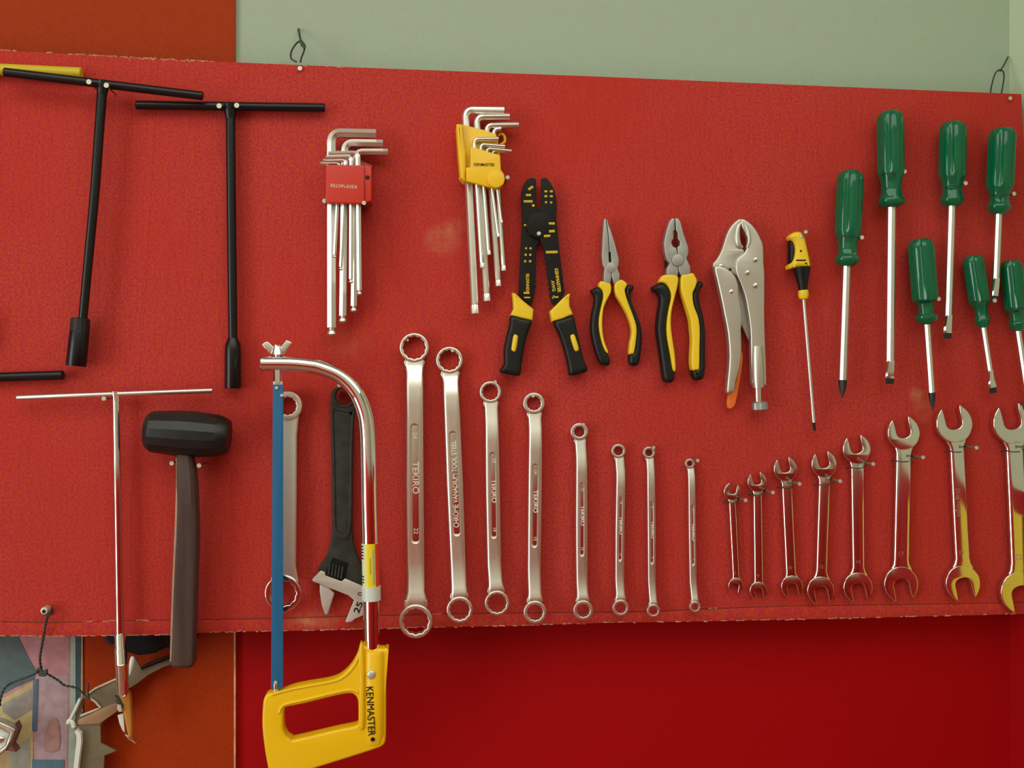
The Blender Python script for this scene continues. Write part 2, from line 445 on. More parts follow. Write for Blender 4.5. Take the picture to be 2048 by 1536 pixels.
# ================================================================== T wrenches
def t_bar(th, a, b, r, h, m, name='cross_bar', knurl=None, n=24):
    A, B = P(*a, h), P(*b, h); s = scl(*a, h) * r; d = (B - A).normalized()
    emit(name, tube([A, A + d * .0008, B - d * .0008, B], [s * .85, s, s, s * .85], n=n), m, th)
TW = 'T handle socket wrenches'
t = Thing('t_handle_wrench', 'long black T handle socket wrench hanging tilted, wide knurled socket end', 'wrench', 205, 170, TW)
t_bar(t, (8, 144), (406, 192), 9.2, 19, BLACKM)
emit('stem', px_tube([(205, 169), (190, 380), (165, 645)], [10, 9.6, 9], 18, n=20), BLACKM, t)
emit('weld_collar', px_tube([(207, 162), (204, 190)], [13, 10], 18, n=18), BLACKM, t)
emit('knurled_collar', lathe((161, 636), (159, 666), 16, [(0, 15), (.06, 18.5), (1, 19)], n=28, mod=lambda a, i: 1 + (.03 if int(a / (2 * PI) * 28 + .5) % 2 else 0), ang=10), KNURL, t)
emit('socket', lathe((159.5, 660), (152, 732), 16, [(0, 18.6), (.04, 19.6), (.95, 20.5), (1, 19.5), (1, 15), (.5, 14)], n=30), BLACKM, t)
nail(178, 164, 'nail through the tilted black T wrench bar, left of its stem', h=30, r=5.2)
nail(213, 171, 'nail through the tilted black T wrench bar, right of its stem', h=30, r=5.2)
t = Thing('t_handle_wrench', 'upright black T handle socket wrench with narrow socket, second from left', 'wrench', 461, 214, TW)
t_bar(t, (272, 210), (650, 215.5), 9.2, 8, BLACKM)
emit('stem', px_tube([(461, 216), (463, 450), (466, 686)], [9.6, 9.6, 9.2], 9, n=20), BLACKM, t)
emit('weld_collar', px_tube([(460, 210), (461, 238)], [14, 10], 9, n=18), BLACKM, t)
emit('socket', lathe((465.6, 676), (465.6, 777), 10, [(0, 9.6), (.13, 15.5), (.3, 16), (.96, 16.4), (1, 15.4), (1, 12), (.6, 11)], n=30), BLACKM, t)
nail(438.5, 212, 'nail through the upright black T wrench bar, left of its stem', h=18, r=5.2)
nail(473.5, 211, 'nail through the upright black T wrench bar, right of its stem', h=18, r=5.2)
t = Thing('t_handle_wrench', 'T wrench with yellow sleeved bar tucked behind a black bar, top left edge', 'wrench', -60, 138, TW)
t_bar(t, (-230, 128), (164, 147), 12.5, 6.3, YELS)
emit('stem', px_tube([(-40, 140), (-46, 640)], 9, 6.3, n=18), BLACKM, t)
emit('socket', px_tube([(-46, 630), (-47, 700)], 17, 9, n=24), BLACKM, t)
t = Thing('t_handle_wrench', 'black T wrench bar entering from the left edge above the chrome one', 'wrench', -90, 757, TW)
t_bar(t, (-300, 764), (127, 750), 10, 7, BLACKM)
emit('stem', px_tube([(-90, 757), (-92, 1230)], 9, 7, n=18), BLACKM, t)
t = Thing('t_handle_wrench', 'chrome T handle wrench with a slender polished stem, left of the mallet', 'wrench', 232, 790, TW)
t_bar(t, (34, 795), (425, 781), 5.4, 14, SATIN)
emit('stem', px_tube([(232, 788), (240, 1275)], [8, 8.6], 13, n=20), TUBE, t)
emit('weld_collar', px_tube([(231, 783), (233, 803)], [9, 8], 13, n=18), TUBE, t)
emit('socket_shank', lathe((240, 1266), (245.5, 1388), 13, [(0, 9), (.04, 10.8), (.24, 10.8), (.26, 12), (.5, 12), (.51, 12.8), (.53, 12), (.98, 12.3), (1, 11), (1, 7), (.9, 6)], n=24), TUBE, t)
nail(208, 797, 'nail under the chrome T wrench bar left of its stem', h=18, r=4.6)

# ================================================================== mallet
t = Thing('mallet', 'black rubber mallet with dark wooden handle', 'mallet', 370, 915)
emit('head', lathe((291.5, 862), (458.5, 873), 26, [(0, 31), (.02, 36), (.07, 42), (.12, 43.5), (.42, 47.5), (.58, 47.5), (.84, 44), (.9, 42), (.97, 37), (1, 33)], n=16, ang=22, spin=.2), RUBBER, t)
emit('handle', loft([(371, 885, 14, 26, 8), (370.5, 915, 17, 26, 9), (373.5, 960, 20.5, 26, 10), (374, 1000, 22, 25, 10), (374, 1060, 24, 24, 10), (371, 1150, 24.5, 23, 10), (368, 1240, 24.5, 22, 10), (366, 1315, 25, 21, 10), (365.5, 1327, 23.5, 21, 9), (365.3, 1332, 20, 21, 7)],
     [(-1, -.6), (-.98, .3), (-.78, .82), (-.55, 1), (.55, .96), (.85, .72), (1, .2), (1, -.6), (.8, -1), (-.8, -1)], smooth=3), WOOD, t)
emit('pale_edge', loft([(354, 915, 2.2, 30, 1.4), (356.3, 960, 4, 32, 2), (355, 1000, 4, 32, 2), (353, 1060, 4, 31, 2), (348.5, 1150, 3.4, 30, 2), (345, 1240, 3.2, 29, 2), (342.4, 1322, 2.6, 28, 2)], rnd(10), smooth=3), WOODE, t, label='pale left edge of the handle')  # lighter strip along the left side of the handle
nail(343.6, 926.6, 'nail left of the mallet neck', h=30, r=4.5)
nail(398.3, 931, 'nail right of the mallet neck', h=30, r=4.5)

# ================================================================== hacksaw
t = Thing('hacksaw', 'tubular chrome hacksaw with blue blade and yellow plastic handle', 'hacksaw', 740, 1300)
HS = 42
cl = [(524, 727, 15.5), (560, 727, 15.5), (590, 727.8, 15.5), (616, 730.5, 15.5), (640, 735, 15.2), (680, 752, 15.2), (710, 782, 15.4), (728, 821, 15.8), (734.5, 860, 16), (737, 936, 16.2), (738, 1000, 16.4), (740, 1083, 16.5), (742.5, 1200, 16.5), (744, 1310, 16.5)]
emit('frame_tube', px_tube([(a, b) for a, b, c in cl], [c for a, b, c in cl], HS, n=28, smooth=5), TUBE, t)
emit('tube_end_cap', lathe((520.5, 727), (530, 727), HS, [(0, 11), (.1, 14.5), (.3, 16.2), (1, 16.2)], n=24), TUBE, t)
emit('tension_bolt', px_tube([(554.5, 690), (555, 765)], 6.5, HS, n=16), STEEL, t)
emit('blade_holder', px_tube([(555.5, 738), (555.7, 766)], [9.2, 9.2], HS, n=6, ang=20), STEEL, t)
wn = emit('wing_nut', lathe((554.5, 709), (554.5, 693), HS, [(0, 13), (.5, 11), (1, 8), (1, 5)], n=20), STEEL, t)
emit('wing', plate([(546, 709), (540, 707), (525, 691), (526, 687), (533, 683), (538, 685), (551, 699), (552, 708)], HS - 1.2, HS + 1.2, .6, smooth=2), STEEL, wn)
emit('wing', plate([(562, 709), (568, 708), (583, 688), (582, 684), (574, 680.5), (571, 682), (560, 696), (558, 706)], HS - 1.2, HS + 1.2, .6, smooth=2), STEEL, wn)
emit('blade_end', plate([(546, 763), (565, 763), (565, 774), (546, 774)], HS + 1.5, HS + 2.3, .1), NAILM, t, label='bare end of the saw blade')
tooth = []
y = 772.0
while y < 1372:
    tooth += [(565.8 - (y - 772) * .0012, y), (567.3 - (y - 772) * .0012, y + 3)]; y += 5
emit('blade', plate([(545.6, 769)] + [(565, 769)] + tooth + [(564, 1374), (559, 1379), (547, 1379), (542, 1374)], HS + 1.6, HS + 2.5, .1), BLUE, t)
for (x, y, r) in ((553, 776, 3.4), (563.5, 791, 3.2), (551, 1366, 3.8)):
    emit('pin', disc(x, y, HS + 1, HS + 4, r, 12, .3), NAILM, t)
emit('blade_hook', px_tube([(551.5, 1366), (551.5, 1388)], [6.5, 5.5], HS, n=14), STEEL, t)
q = T(500, 1240, 5.19)
ho = q((1150, 240), (1180, 262), (1290, 285), (1400, 293), (1412, 310), (1413, 760), (1411, 1180), (1400, 1265), (1370, 1300), (1300, 1330), (1050, 1412), (800, 1490), (600, 1556), (430, 1640), (300, 1700), (235, 1660), (200, 1560), (160, 1350), (132, 1100), (136, 900), (152, 800), (200, 752), (300, 742), (450, 690), (620, 655), (800, 625), (930, 580), (1040, 480), (1110, 360), (1138, 262))
hh = q((350, 960), (358, 925), (385, 893), (560, 858), (900, 775), (1040, 752), (1085, 768), (1112, 800), (1125, 860), (1126, 1040), (1118, 1070), (1085, 1092), (900, 1130), (480, 1228), (430, 1226), (385, 1195), (358, 1145), (350, 1100))
emit('handle', plate(catmull(ho, 3), HS - 9, HS + 8, 2.6, holes=[catmull(hh, 3)], href=HS + 4, res=4), YEL, t)
emit('handle_sleeve', loft([(750, 1299, 20.5, HS, 11), (750, 1304, 21.5, HS, 12), (750, 1400, 21.7, HS, 12), (750, 1465, 21.5, HS, 11.5), (749.5, 1484, 19, HS, 9)], rnd(24, 2.6)), YEL, t)
emit('handle_rib', plate(catmull(q((1140, 255), (1175, 262), (1185, 500), (1185, 900), (1180, 1130), (1130, 1110), (1128, 860), (1135, 600), (1125, 440), (1135, 340)), 2), HS + 5, HS + 11, 1.8), YEL, t)
emit('handle_rib', px_tube([(a, b) for a, b in q((230, 775), (450, 715), (800, 650), (945, 608), (1060, 505), (1125, 390))], 2.6, HS + 8, n=8, smooth=3), YEL, t)
emit('handle_rib', px_tube([(a, b) for a, b in q((300, 965), (330, 900), (400, 866), (600, 822), (900, 748), (1050, 725), (1120, 752))], 2.6, HS + 8, n=8, smooth=3), YEL, t)
emit('rivet', ball(742.4, 1349, HS + 12, 9.3, .45), NAILM, t)
emit('lettering', text('KENMASTER', 740.5, 1422, 21, -87.5, HS + 12.1, .4, width=99, off=.0), INK, t)
emit('logo_dot', disc(745.5, 1479, HS + 10, HS + 11.6, 4.2, 14, .1), INK, t)
stk = emit('sticker', px_tube([(740.0, 1086), (742, 1173)], 16.9, HS, n=28), mat('yellow sticker', (.80, .66, .01), .35), t)
def tube_patch(name, y0, y1, a0, a1, m, rr=17.15, xc=741, n=8):
    """curved patch on the saw tube; angles from -90 (left) to 90 (right)"""
    bm = bmesh.new(); R = []
    for yy in (y0, y1):
        c = P(xc + (yy - 1128) * .022, yy, HS); s = scl(740, 1130, HS)
        R.append([[bm.verts.new(c + Vector((math.sin(math.radians(a0 + (a1 - a0) * i / n)), -math.cos(math.radians(a0 + (a1 - a0) * i / n)), 0)) * s * k) for i in range(n + 1)] for k in (rr, rr - .5)])
    (A, A2), (B, B2) = R
    for i in range(n):
        bm.faces.new((A[i], A[i + 1], B[i + 1], B[i])); bm.faces.new((A2[i], B2[i], B2[i + 1], A2[i + 1]))
        bm.faces.new((A[i], A2[i], A2[i + 1], A[i + 1])); bm.faces.new((B[i], B[i + 1], B2[i + 1], B2[i]))
    bm.faces.new((A[0], B[0], B2[0], A2[0])); bm.faces.new((A[n], A2[n], B2[n], B[n]))
    return emit(name, finish(bm), m, stk)
tube_patch('red_stripe', 1086.5, 1172.5, 38, 90, mat('red sticker print', (.75, .05, .01), .35))
tube_patch('grey_panel', 1098, 1166, 16, 30, mat('grey sticker print', (.40, .46, .42), .4))
tube_patch('green_bar', 1114, 1146, -2, 4, mat('olive sticker print', (.30, .34, .01), .5), n=2)
tube_patch('white_strip', 1086.5, 1172.5, -86, -32, mat('white sticker print', (.68, .80, .5), .35))
for k in range(8):
    y = 1090 + k * 6.0 + (30 if k > 4 else 0)
    tube_patch('hazard_dash', y, y + 2.6, -80, -48, INK, rr=17.4, n=3)
emit('tube_band', px_tube([(742.2, 1172), (742.9, 1200)], 19, HS, n=28), WHITEP, t)

# spanner behind the saw blade
RS = 'ring spanners'
def ringhead(cx, cy, R, r, h0, h1, dep=.09, bev=.9):
    return plate(circle(cx, cy, R, 48), h0, h1, bev, holes=[star(cx, cy, r, 12, dep)], res=3)
def eye(cx, cy, R, r, nx, ny, w, h0, h1, dep=.09, bev=.8):
    """ring flowing into its neck: circle plus tangent flanks reaching (nx, ny) with half width w"""
    d = Vector((nx - cx, ny - cy)); L = d.length; d.normalize(); p = Vector((-d.y, d.x))
    a0 = math.radians(38)
    pts = []
    N = 44
    for i in range(N + 1):
        a = a0 + (2 * PI - 2 * a0) * i / N
        v = d * math.cos(a) + p * math.sin(a); pts.append((cx + v.x * R, cy + v.y * R))
    c = Vector((cx, cy))
    for (f, g) in ((1.02, -1), (1.15, -1)):
        q = c + d * R * f - p * max(w, R * (.735 if f < 1.1 else .68)); pts.append(tuple(q))
    q = c + d * L - p * w; pts.append(tuple(q)); q = c + d * L + p * w; pts.append(tuple(q))
    for f in (1.15, 1.02):
        q = c + d * R * f + p * max(w, R * (.735 if f < 1.1 else .68)); pts.append(tuple(q))
    return plate(pts, h0, h1, bev, holes=[star(cx, cy, r, 12, dep)], res=3)
t = Thing('ring_spanner', 'pale ring spanner hanging behind the blue hacksaw blade', 'spanner', 576, 800)
emit('ring_head', ringhead(575, 812, 29.5, 18.5, 4, 12), SATIN, t)
emit('ring_head', ringhead(565.6, 1187, 37, 26.5, 8, 17, bev=1.4), CHROME, t)
emit('handle', loft([(577, 832, 21, 8, 3), (577, 845, 19.5, 8, 3), (576, 870, 18, 9, 3), (576, 1000, 17.5, 11, 3.4), (575, 1100, 17.5, 12, 3.4), (574, 1130, 18, 12, 3.4), (571, 1152, 25, 12, 3.4), (570, 1160, 28, 12, 3)],
     [(-1, -.6), (-1, .6), (-.85, 1), (.85, 1), (1, .6), (1, -.6), (.85, -1), (-.85, -1)]), SATIN, t)
nail(584, 790, 'nail inside the upper ring of the spanner behind the hacksaw blade', h=20, r=4)

# adjustable wrench behind the saw tube
t = Thing('adjustable_wrench', 'black adjustable wrench with bare steel jaws, partly behind the hacksaw tube', 'wrench', 688, 790)
hc = circle(688, 793, 17, 24)
emit('handle', plate(catmull([(661, 800), (663, 785), (671, 775), (686, 772), (702, 776), (711, 788), (712, 802), (709, 830), (706, 900), (705, 1000), (704.5, 1060), (708, 1092), (716, 1116), (733, 1150), (736, 1166), (728, 1172), (700, 1160), (684, 1160), (652, 1144), (634, 1140), (650, 1117), (658, 1096), (664, 1066), (664, 1000), (662.5, 900), (661, 840)], 2), 4, 13, 1.2, holes=[hc]), BLACKOX, t)
rim = plate(catmull([(661.5, 820), (666, 812), (704, 822), (708, 830), (705, 900), (703.5, 1040), (697, 1075), (690, 1080), (678, 1078), (668, 1062), (666, 1000), (664, 900)], 2), 12, 14.2, .9,
            holes=[catmull([(667, 826), (672, 821), (698, 826), (702, 832), (699, 900), (697.5, 1035), (692, 1068), (680, 1068), (672, 1055), (671, 1000), (669, 900)], 2)])
emit('handle_rim', rim, BLACKOX, t)
emit('hole_rim', plate(circle(688, 793, 23, 28), 12, 14, .8, holes=[circle(688, 793, 17.5, 28)]), BLACKOX, t)
q = T(600, 1060, 7.68)
emit('fixed_jaw', plate(q((185, 765), (320, 625), (385, 650), (390, 700), (640, 790), (690, 745), (960, 860), (1040, 950), (1060, 1150), (960, 1320), (840, 1370), (800, 1410), (710, 1425), (700, 1400), (830, 1080), (740, 1005), (600, 950), (440, 890), (420, 880), (300, 830), (200, 795)), 6, 14.5, .7), JAWSTEEL, t)
emit('movable_jaw', plate(q((300, 830), (420, 860), (455, 900), (528, 975), (430, 1295), (400, 1308), (375, 1290), (330, 1150), (300, 950)), 5, 12.5, 1.2), JAWSTEEL, t)
sl = emit('screw_slot', plate(q((500, 425), (740, 510), (690, 770), (640, 790), (390, 690), (420, 600)), 12.5, 13.6, .2), INK, t)
for k in range(5):
    a = q((468 + k * 48, 500 + k * 14), (440 + k * 48, 690 + k * 14))
    emit('adjusting_screw_thread', px_tube(a, 2.4, 14, n=8), BLACKOX, t)
emit('marking', text('25', *q((898, 1190))[0], 17, 68, 14.8, .2, width=23, off=.25), INK, t)
emit('marking', text('0', *q((928, 985))[0], 15, 80, 14.8, .2), INK, t)
nail(678.5, 771, 'nail over the hole of the adjustable wrench', h=18, r=4)

# ================================================================== double ring spanners
def slot_section(g, rec):
    return [(-1, -.35), (-1, .2), (-.95, .56), (-.87, .78), (-.77, .93), (-.65, 1), (-g - .07, 1), (-g, rec), (g, rec), (g + .07, 1), (.78, 1), (.9, .86), (1, .5), (1, -.35), (.75, -1), (-.7, -1)]
RINGS = [  # top cx,cy,R,r  bottom cx,cy,R,r  handle (y,cx,hw)x3  slot (x0,y0,x1,y1,hw) label
 ((828.5, 695, 29.5, 23.3), (831.5, 1243.5, 34, 26.2), [(752, 829, 17.2), (970, 829.5, 18), (1145, 831.5, 17.5)], (830, 847, 831.5, 1086, 7.6), 'largest satin chrome double ring spanner, first from the hacksaw', ('24', 'TEKIRO', '22')),
 ((899, 720, 27, 20.8), (919.6, 1220, 26.2, 20.2), [(770, 901.5, 15.8), (970, 909.5, 16.8), (1135, 916, 15.5)], (906.5, 862, 914, 1071, 7), 'double ring spanner stamped with four words, second from the hacksaw', ('', 'CHROME VANADIUM TOOL STEEL', '')),
 ((981, 784, 21.7, 16.3), (994.3, 1206.6, 24.5, 19.5), [(850, 983.5, 13.5), (970, 985, 14.5), (1130, 988, 14)], (986.5, 904, 988.5, 1076, 5.6), 'double ring spanner, third from the hacksaw', ('17', 'TEKIRO', '19')),
 ((1068, 806.5, 21.5, 14.6), (1070.4, 1225, 22.8, 16.4), [(865, 1070.5, 13.4), (970, 1069.5, 14), (1140, 1067.5, 13.2)], (1071.3, 927, 1070, 1094, 5.6), 'double ring spanner, fourth from the hacksaw', ('14', 'TEKIRO', '15')),
 ((1159, 863.4, 17.4, 10.8), (1166.8, 1221, 19.6, 13.8), [(918, 1162.5, 11.2), (1060, 1162.5, 12), (1165, 1163, 11.3)], (1164.8, 964, 1164.8, 1112, 4.2), 'medium double ring spanner, fourth from the right in its row', ('12', 'TEKIRO', '13')),
 ((1237.3, 902, 14, 9.3), (1241.8, 1216, 16.2, 11.5), [(948, 1241, 9.3), (1060, 1239, 9.3), (1160, 1238.5, 9)], (1242.2, 992, 1241, 1122, 3.5), 'small double ring spanner, third from the right in its row', ('10', 'TEKIRO', '11')),
 ((1298.4, 905.4, 12, 7.6), (1307.3, 1221.6, 12.9, 9), [(942, 1301, 8), (1060, 1302.4, 8.4), (1165, 1302.7, 7.8)], (1305.2, 1002, 1305.5, 1128, 3.4), 'slim double ring spanner, second from the right in its row', ('8', 'TEKIRO', '9')),
 ((1380, 927.2, 9.8, 5.7), (1390.7, 1214, 11.2, 7.2), [(955, 1382.5, 7.2), (1060, 1383.5, 7.4), (1165, 1385.5, 7.2)], (1386.2, 1008, 1387.3, 1131, 3), 'smallest double ring spanner, last on the right of its row', ('6', 'TEKIRO', '7')),
]
for (a, b, hd, sl, label, tx) in RINGS:
    t = Thing('ring_spanner', label, 'spanner', a[0], a[1] - a[3], RS)
    k = a[2] / 29.5
    off = 4.5 * k + 1.2; hT, hH, hB = 3.5 + 2.5 * k, 3.5 + 2.5 * k + off, 3.5 + 2.5 * k + 2 * off
    th = 2.2 + 2.3 * k                                   # half thickness of the rings
    hh_ = 1.8 + 2.0 * k
    (y1, x1, w1), (y2, x2, w2), (y3, x3, w3) = hd
    for (c, hc_, sg, xx, ww, yy_) in ((a, hT, 1, x1, w1, y1), (b, hB, -1, x3, w3, y3)):
        dxx = (xx - c[0]) / (yy_ - c[1])
        rh = emit('ring_head', ringhead(c[0], c[1], c[2], c[3], hc_ - th, hc_ + th, bev=1.3 * k), SATIN, t)
        emit('ring_neck', eye(c[0], c[1], c[2] * .985, c[3] * 1.01, c[0] + dxx * sg * c[2] * 1.27, c[1] + sg * c[2] * 1.27, max(ww, c[2] * .66), hc_ - th * .8, hc_ + th * .62, bev=.9 * k), SATIN, t)
    def X(y):
        if y < y2: return x1 + (x2 - x1) * (y - y1) / (y2 - y1), w1 + (w2 - w1) * (y - y1) / (y2 - y1)
        return x2 + (x3 - x2) * (y - y2) / (y3 - y2), w2 + (w3 - w2) * (y - y2) / (y3 - y2)
    g = sl[4] / w2
    st = []; sec = []
    def add(x, y, w, h, hf, gg=g, rec=1.0): st.append((x, y, w, h, hf)); sec.append(slot_section(min(gg, .55), rec))
    # top neck
    dx = (x1 - a[0]) / (y1 - a[1])
    add(a[0] + dx * a[2] * .93, a[1] + a[2] * .93, a[2] * .66, hT, th * .7)
    add(a[0] + dx * a[2] * 1.22, a[1] + a[2] * 1.12, max(a[2] * .68, w1), hT + off * .02, th * .74)
    add(a[0] + dx * a[2] * 1.42, a[1] + a[2] * 1.42, max(a[2] * .615, w1), hT + off * .08, th * .8)
    add(x1 + (a[0] - x1) * .12, y1 - (y1 - a[1]) * .1, w1, hT + off * .5, hh_)
    yk = y1 + (sl[1] - y1) * .25
    add(*X(yk)[:1], yk, X(yk)[1], hH - off * .05, hh_)
    yk = y1 + (sl[1] - y1) * .6
    add(*X(yk)[:1], yk, X(yk)[1], hH, hh_)
    for (yy, gg, rec) in ((sl[1] - .5, g * .3, 1.0), (sl[1] + .8, g * .45, .45), (sl[1] + 3, g * .85, .35), (sl[1] + 7, g, .3)):
        x, w_ = X(yy); add(x, yy, w_, hH, hh_, gg, rec)
    for f in (.25, .5, .75):
        yy = sl[1] + (sl[3] - sl[1]) * f; x, w_ = X(yy); add(x, yy, w_, hH, hh_, g, .3)
    for (yy, gg, rec) in ((sl[3] - 7, g, .3), (sl[3] - 3, g * .85, .35), (sl[3] - .8, g * .45, .45), (sl[3] + .5, g * .3, 1.0)):
        x, w_ = X(yy); add(x, yy, w_, hH, hh_, gg, rec)
    yk = y3 - (y3 - sl[3]) * .35
    add(X(yk)[0], yk, X(yk)[1], hH, hh_)
    yk = y3 - (y3 - sl[3]) * .05
    add(X(yk)[0], yk, X(yk)[1], hH + off * .1, hh_)
    dx = (b[0] - x3) / (b[1] - y3)
    add(b[0] - dx * b[2] * 1.95, b[1] - b[2] * 1.8, max(w3, b[2] * .53), hB - off * .42, hh_)
    add(b[0] - dx * b[2] * 1.42, b[1] - b[2] * 1.42, max(b[2] * .615, w3), hB - off * .08, th * .8)
    add(b[0] - dx * b[2] * 1.22, b[1] - b[2] * 1.12, max(b[2] * .68, w3), hB - off * .02, th * .74)
    add(b[0] - dx * b[2] * .93, b[1] - b[2] * .93, b[2] * .66, hB, th * .7)
    emit('handle', loft(st, lambda i: sec[i], ang=38), SATIN, t)
    # stamped lettering on the floor of the recess
    slp = math.degrees(math.atan2(sl[2] - sl[0], sl[3] - sl[1]))
    L = sl[3] - sl[1]; hz = hH + hh_ * .34 + .1
    rw = sl[4] * .86; rec_ = [(sl[0] + rw * math.cos(PI + PI * q / 8), sl[1] + 2 + rw + rw * math.sin(PI + PI * q / 8)) for q in range(9)] + [(sl[2] + rw * math.cos(PI * q / 8), sl[3] - 2 - rw + rw * math.sin(PI * q / 8)) for q in range(9)]
    emit('recess_panel', plate(rec_, hH - .2, hH + hh_ * .34, .05), CHROME, t)
    if len(tx[1]) > 8:
        emit('lettering', text(tx[1], (sl[0] + sl[2]) / 2, (sl[1] + sl[3]) / 2 + 2, sl[4] * 2.1, 90 + slp, hz, .3, width=L * .83, off=.15), MARK, t)
    else:
        emit('lettering', text(tx[1], sl[0] + (sl[2] - sl[0]) * .46, sl[1] + L * .455, sl[4] * 2.25, -90 + slp, hz, .3, width=L * .27, off=.2), MARK, t)
        emit('lettering', text(tx[0], sl[0] + (sl[2] - sl[0]) * .1, sl[1] + L * .1, sl[4] * 1.6, -90 + slp, hz, .3), MARK, t)
        emit('lettering', text(tx[2], sl[2], sl[1] + L * .9, sl[4] * 1.6, -90 + slp, hz, .3), MARK, t)
nail(815, 680, 'nail holding the largest double ring spanner by its top ring', h=8, r=2.6)
nail(905, 701, 'nail holding the second double ring spanner from the hacksaw', h=10, r=3.4)
nail(990, 764, 'nail holding the third double ring spanner from the hacksaw', h=13, r=3.6)
nail(1066, 792, 'nail holding the fourth double ring spanner from the hacksaw', h=10, r=3.2)
nail(1166.5, 849, 'nail holding the medium double ring spanner', h=13, r=3.2)
nail(1241, 891, 'nail holding the ring spanner third from the right', h=10, r=2.4)
nail(1307, 895, 'nail holding the ring spanner second from the right', h=13, r=3.2)
nail(1395, 921, 'nail beside the top ring of the smallest ring spanner', h=17, r=3.4)

# ================================================================== open end wrenches
def open_head(cx, cy, R, ang, flip=1):
    """outline of a double-ended wrench head; ang = direction of the opening, clockwise from up, degrees"""
    u = [(.0, -1.0), (.42, -.92), (.72, -.68), (.95, -.28), (1.0, .08), (.93, .45), (.76, .76), (.56, .99), (.50, .99), (.46, .80), (.45, .40), (.44, .04), (.30, -.17), (.0, -.25)]
    full = u + [(-a, b) for a, b in reversed(u[1:-1])]
    A = math.radians(ang); dx, dy = math.sin(A), -math.cos(A)      # opening direction in pixels
    rx, ry = -dy, dx
    return [(cx + (rx * a + dx * b) * R, cy + (ry * a + dy * b) * R) for a, b in full]
OW = 'open end wrenches'
words = ['smallest', 'second smallest', 'third smallest', 'fourth smallest', 'fifth', 'sixth', 'second largest', 'largest']
OPEN = [((1464.3, 984, 16.5, 13), (1472, 1170, 14.5, 192), (1008, 1464, 7.4), (1150, 1471, 7), (1491, 1000.4)),
 ((1515, 965, 19, -13), (1516.8, 1180.5, 17, 168), (990, 1514.3, 9), (1157, 1516.5, 9.2), (1545.5, 985)),
 ((1571.4, 939.5, 23, -13), (1584, 1172.5, 21.5, 168), (972, 1573, 10.6), (1145, 1581, 10.6), (1598.8, 967.7)),
 ((1649, 930, 25, -13), (1641.6, 1180, 27, 168), (966, 1648, 11.8), (1140, 1642.3, 11.3), (1680, 962.3)),
 ((1714.3, 900, 27.5, -13), (1716.3, 1174, 29, 168), (936, 1713.8, 13.4), (1138, 1716, 12.4), (1746, 928)),
 ((1808.5, 868, 32, -13), (1802.7, 1167, 34, 168), (914, 1806, 15.4), (1124, 1802, 15.6), (1845.8, 914.6)),
 ((1910, 850, 36, -13), (1926.4, 1165, 34.5, 168), (905, 1913, 14.4), (1124, 1924, 14.8), (1952.7, 895.5)),
 ((2027, 849, 39, -13), (2042, 1183, 40, 168), (905, 2028, 17), (1124, 2038, 17.6), (2066, 895))]
for i, (a, b, h1, h2, nl) in enumerate(OPEN):
    lab = 'chrome double open end wrench, %s of the row of eight at lower right' % words[i]
    t = Thing('open_end_wrench', lab, 'wrench', h1[1], h1[0], OW)
    k = a[2] / 36; H = 4.5 + 1.5 * k; tk = 1.7 + 1.7 * k
    emit('jaw_head', plate(catmull(open_head(*a), 3), H - tk, H + tk, 1.1 * k + .1, res=3, ang=50), CHROME, t)
    emit('jaw_head', plate(catmull(open_head(*b), 3), H - tk, H + tk, 1.1 * k + .1, res=3, ang=50), CHROME, t)
    dx1 = (h1[1] - a[0]) / (h1[0] - a[1]); dx2 = (b[0] - h2[1]) / (b[1] - h2[0])
    def pt(f): return h1[1] + (h2[1] - h1[1]) * f
    st = [(a[0] + dx1 * a[2] * .5, a[1] + a[2] * .5, a[2] * .66, H, tk * .8), (a[0] + dx1 * a[2] * .8, a[1] + a[2] * .85, a[2] * .58, H, tk * .85), (a[0] + dx1 * a[2] * 1.2, a[1] + a[2] * 1.18, max(h1[2], a[2] * .42), H, tk),
          (h1[1], max(h1[0], a[1] + a[2] * 1.5), h1[2], H, tk), (pt(.33), h1[0] + (h2[0] - h1[0]) * .33, h1[2] + (h2[2] - h1[2]) * .33, H, tk), (pt(.66), h1[0] + (h2[0] - h1[0]) * .66, h1[2] + (h2[2] - h1[2]) * .66, H, tk),
          (h2[1] - (h2[1] - b[0]) * .0, min(h2[0], b[1] - b[2] * 1.4), h2[2], H, tk), (b[0] - dx2 * b[2] * 1.15, b[1] - b[2] * 1.12, max(h2[2], b[2] * .5), H, tk), (b[0] - dx2 * b[2] * .85, b[1] - b[2] * .86, b[2] * .64, H, tk * .85), (b[0] - dx2 * b[2] * .5, b[1] - b[2] * .5, b[2] * .7, H, tk * .8)]
    emit('shank', loft(st, [(-1, -.3), (-1, .15), (-.94, .5), (-.84, .76), (-.7, .93), (-.54, 1), (.54, 1), (.7, .93), (.84, .76), (.94, .5), (1, .15), (1, -.3), (.6, -1), (-.6, -1)], ang=38), CHROME, t)
    sz = (6, 8, 10, 12, 14, 17, 19, 22)[i]
    emit('size_stamp', text(str(sz), b[0] - dx2 * b[2] * 1.75, b[1] - b[2] * 1.72, h2[2] * .8, 0, H + tk, .1), DULL, t)
    nail(nl[0], nl[1], 'nail right of the %s open end wrench holding its wire' % words[i], h=24, r=3.6)
    nx, ny = h1[1], nl[1] + (6 if i > 1 else 3)
    wl_ = [(nx - h1[2] - 9, ny + 1, 0), (nx - h1[2] - 2, ny + 1, H + 1), (nx - h1[2] * .6, ny + 2, H + tk + 1), (nx + h1[2] * .3, ny + 3, H + tk + 1), (nx + h1[2] + 2, ny, H + 2), (nl[0] - 12, nl[1] + 1, 13)]
    wire('tie_wire', wl_, 'thin wire across the neck of the %s open end wrench' % words[i], 1.1)
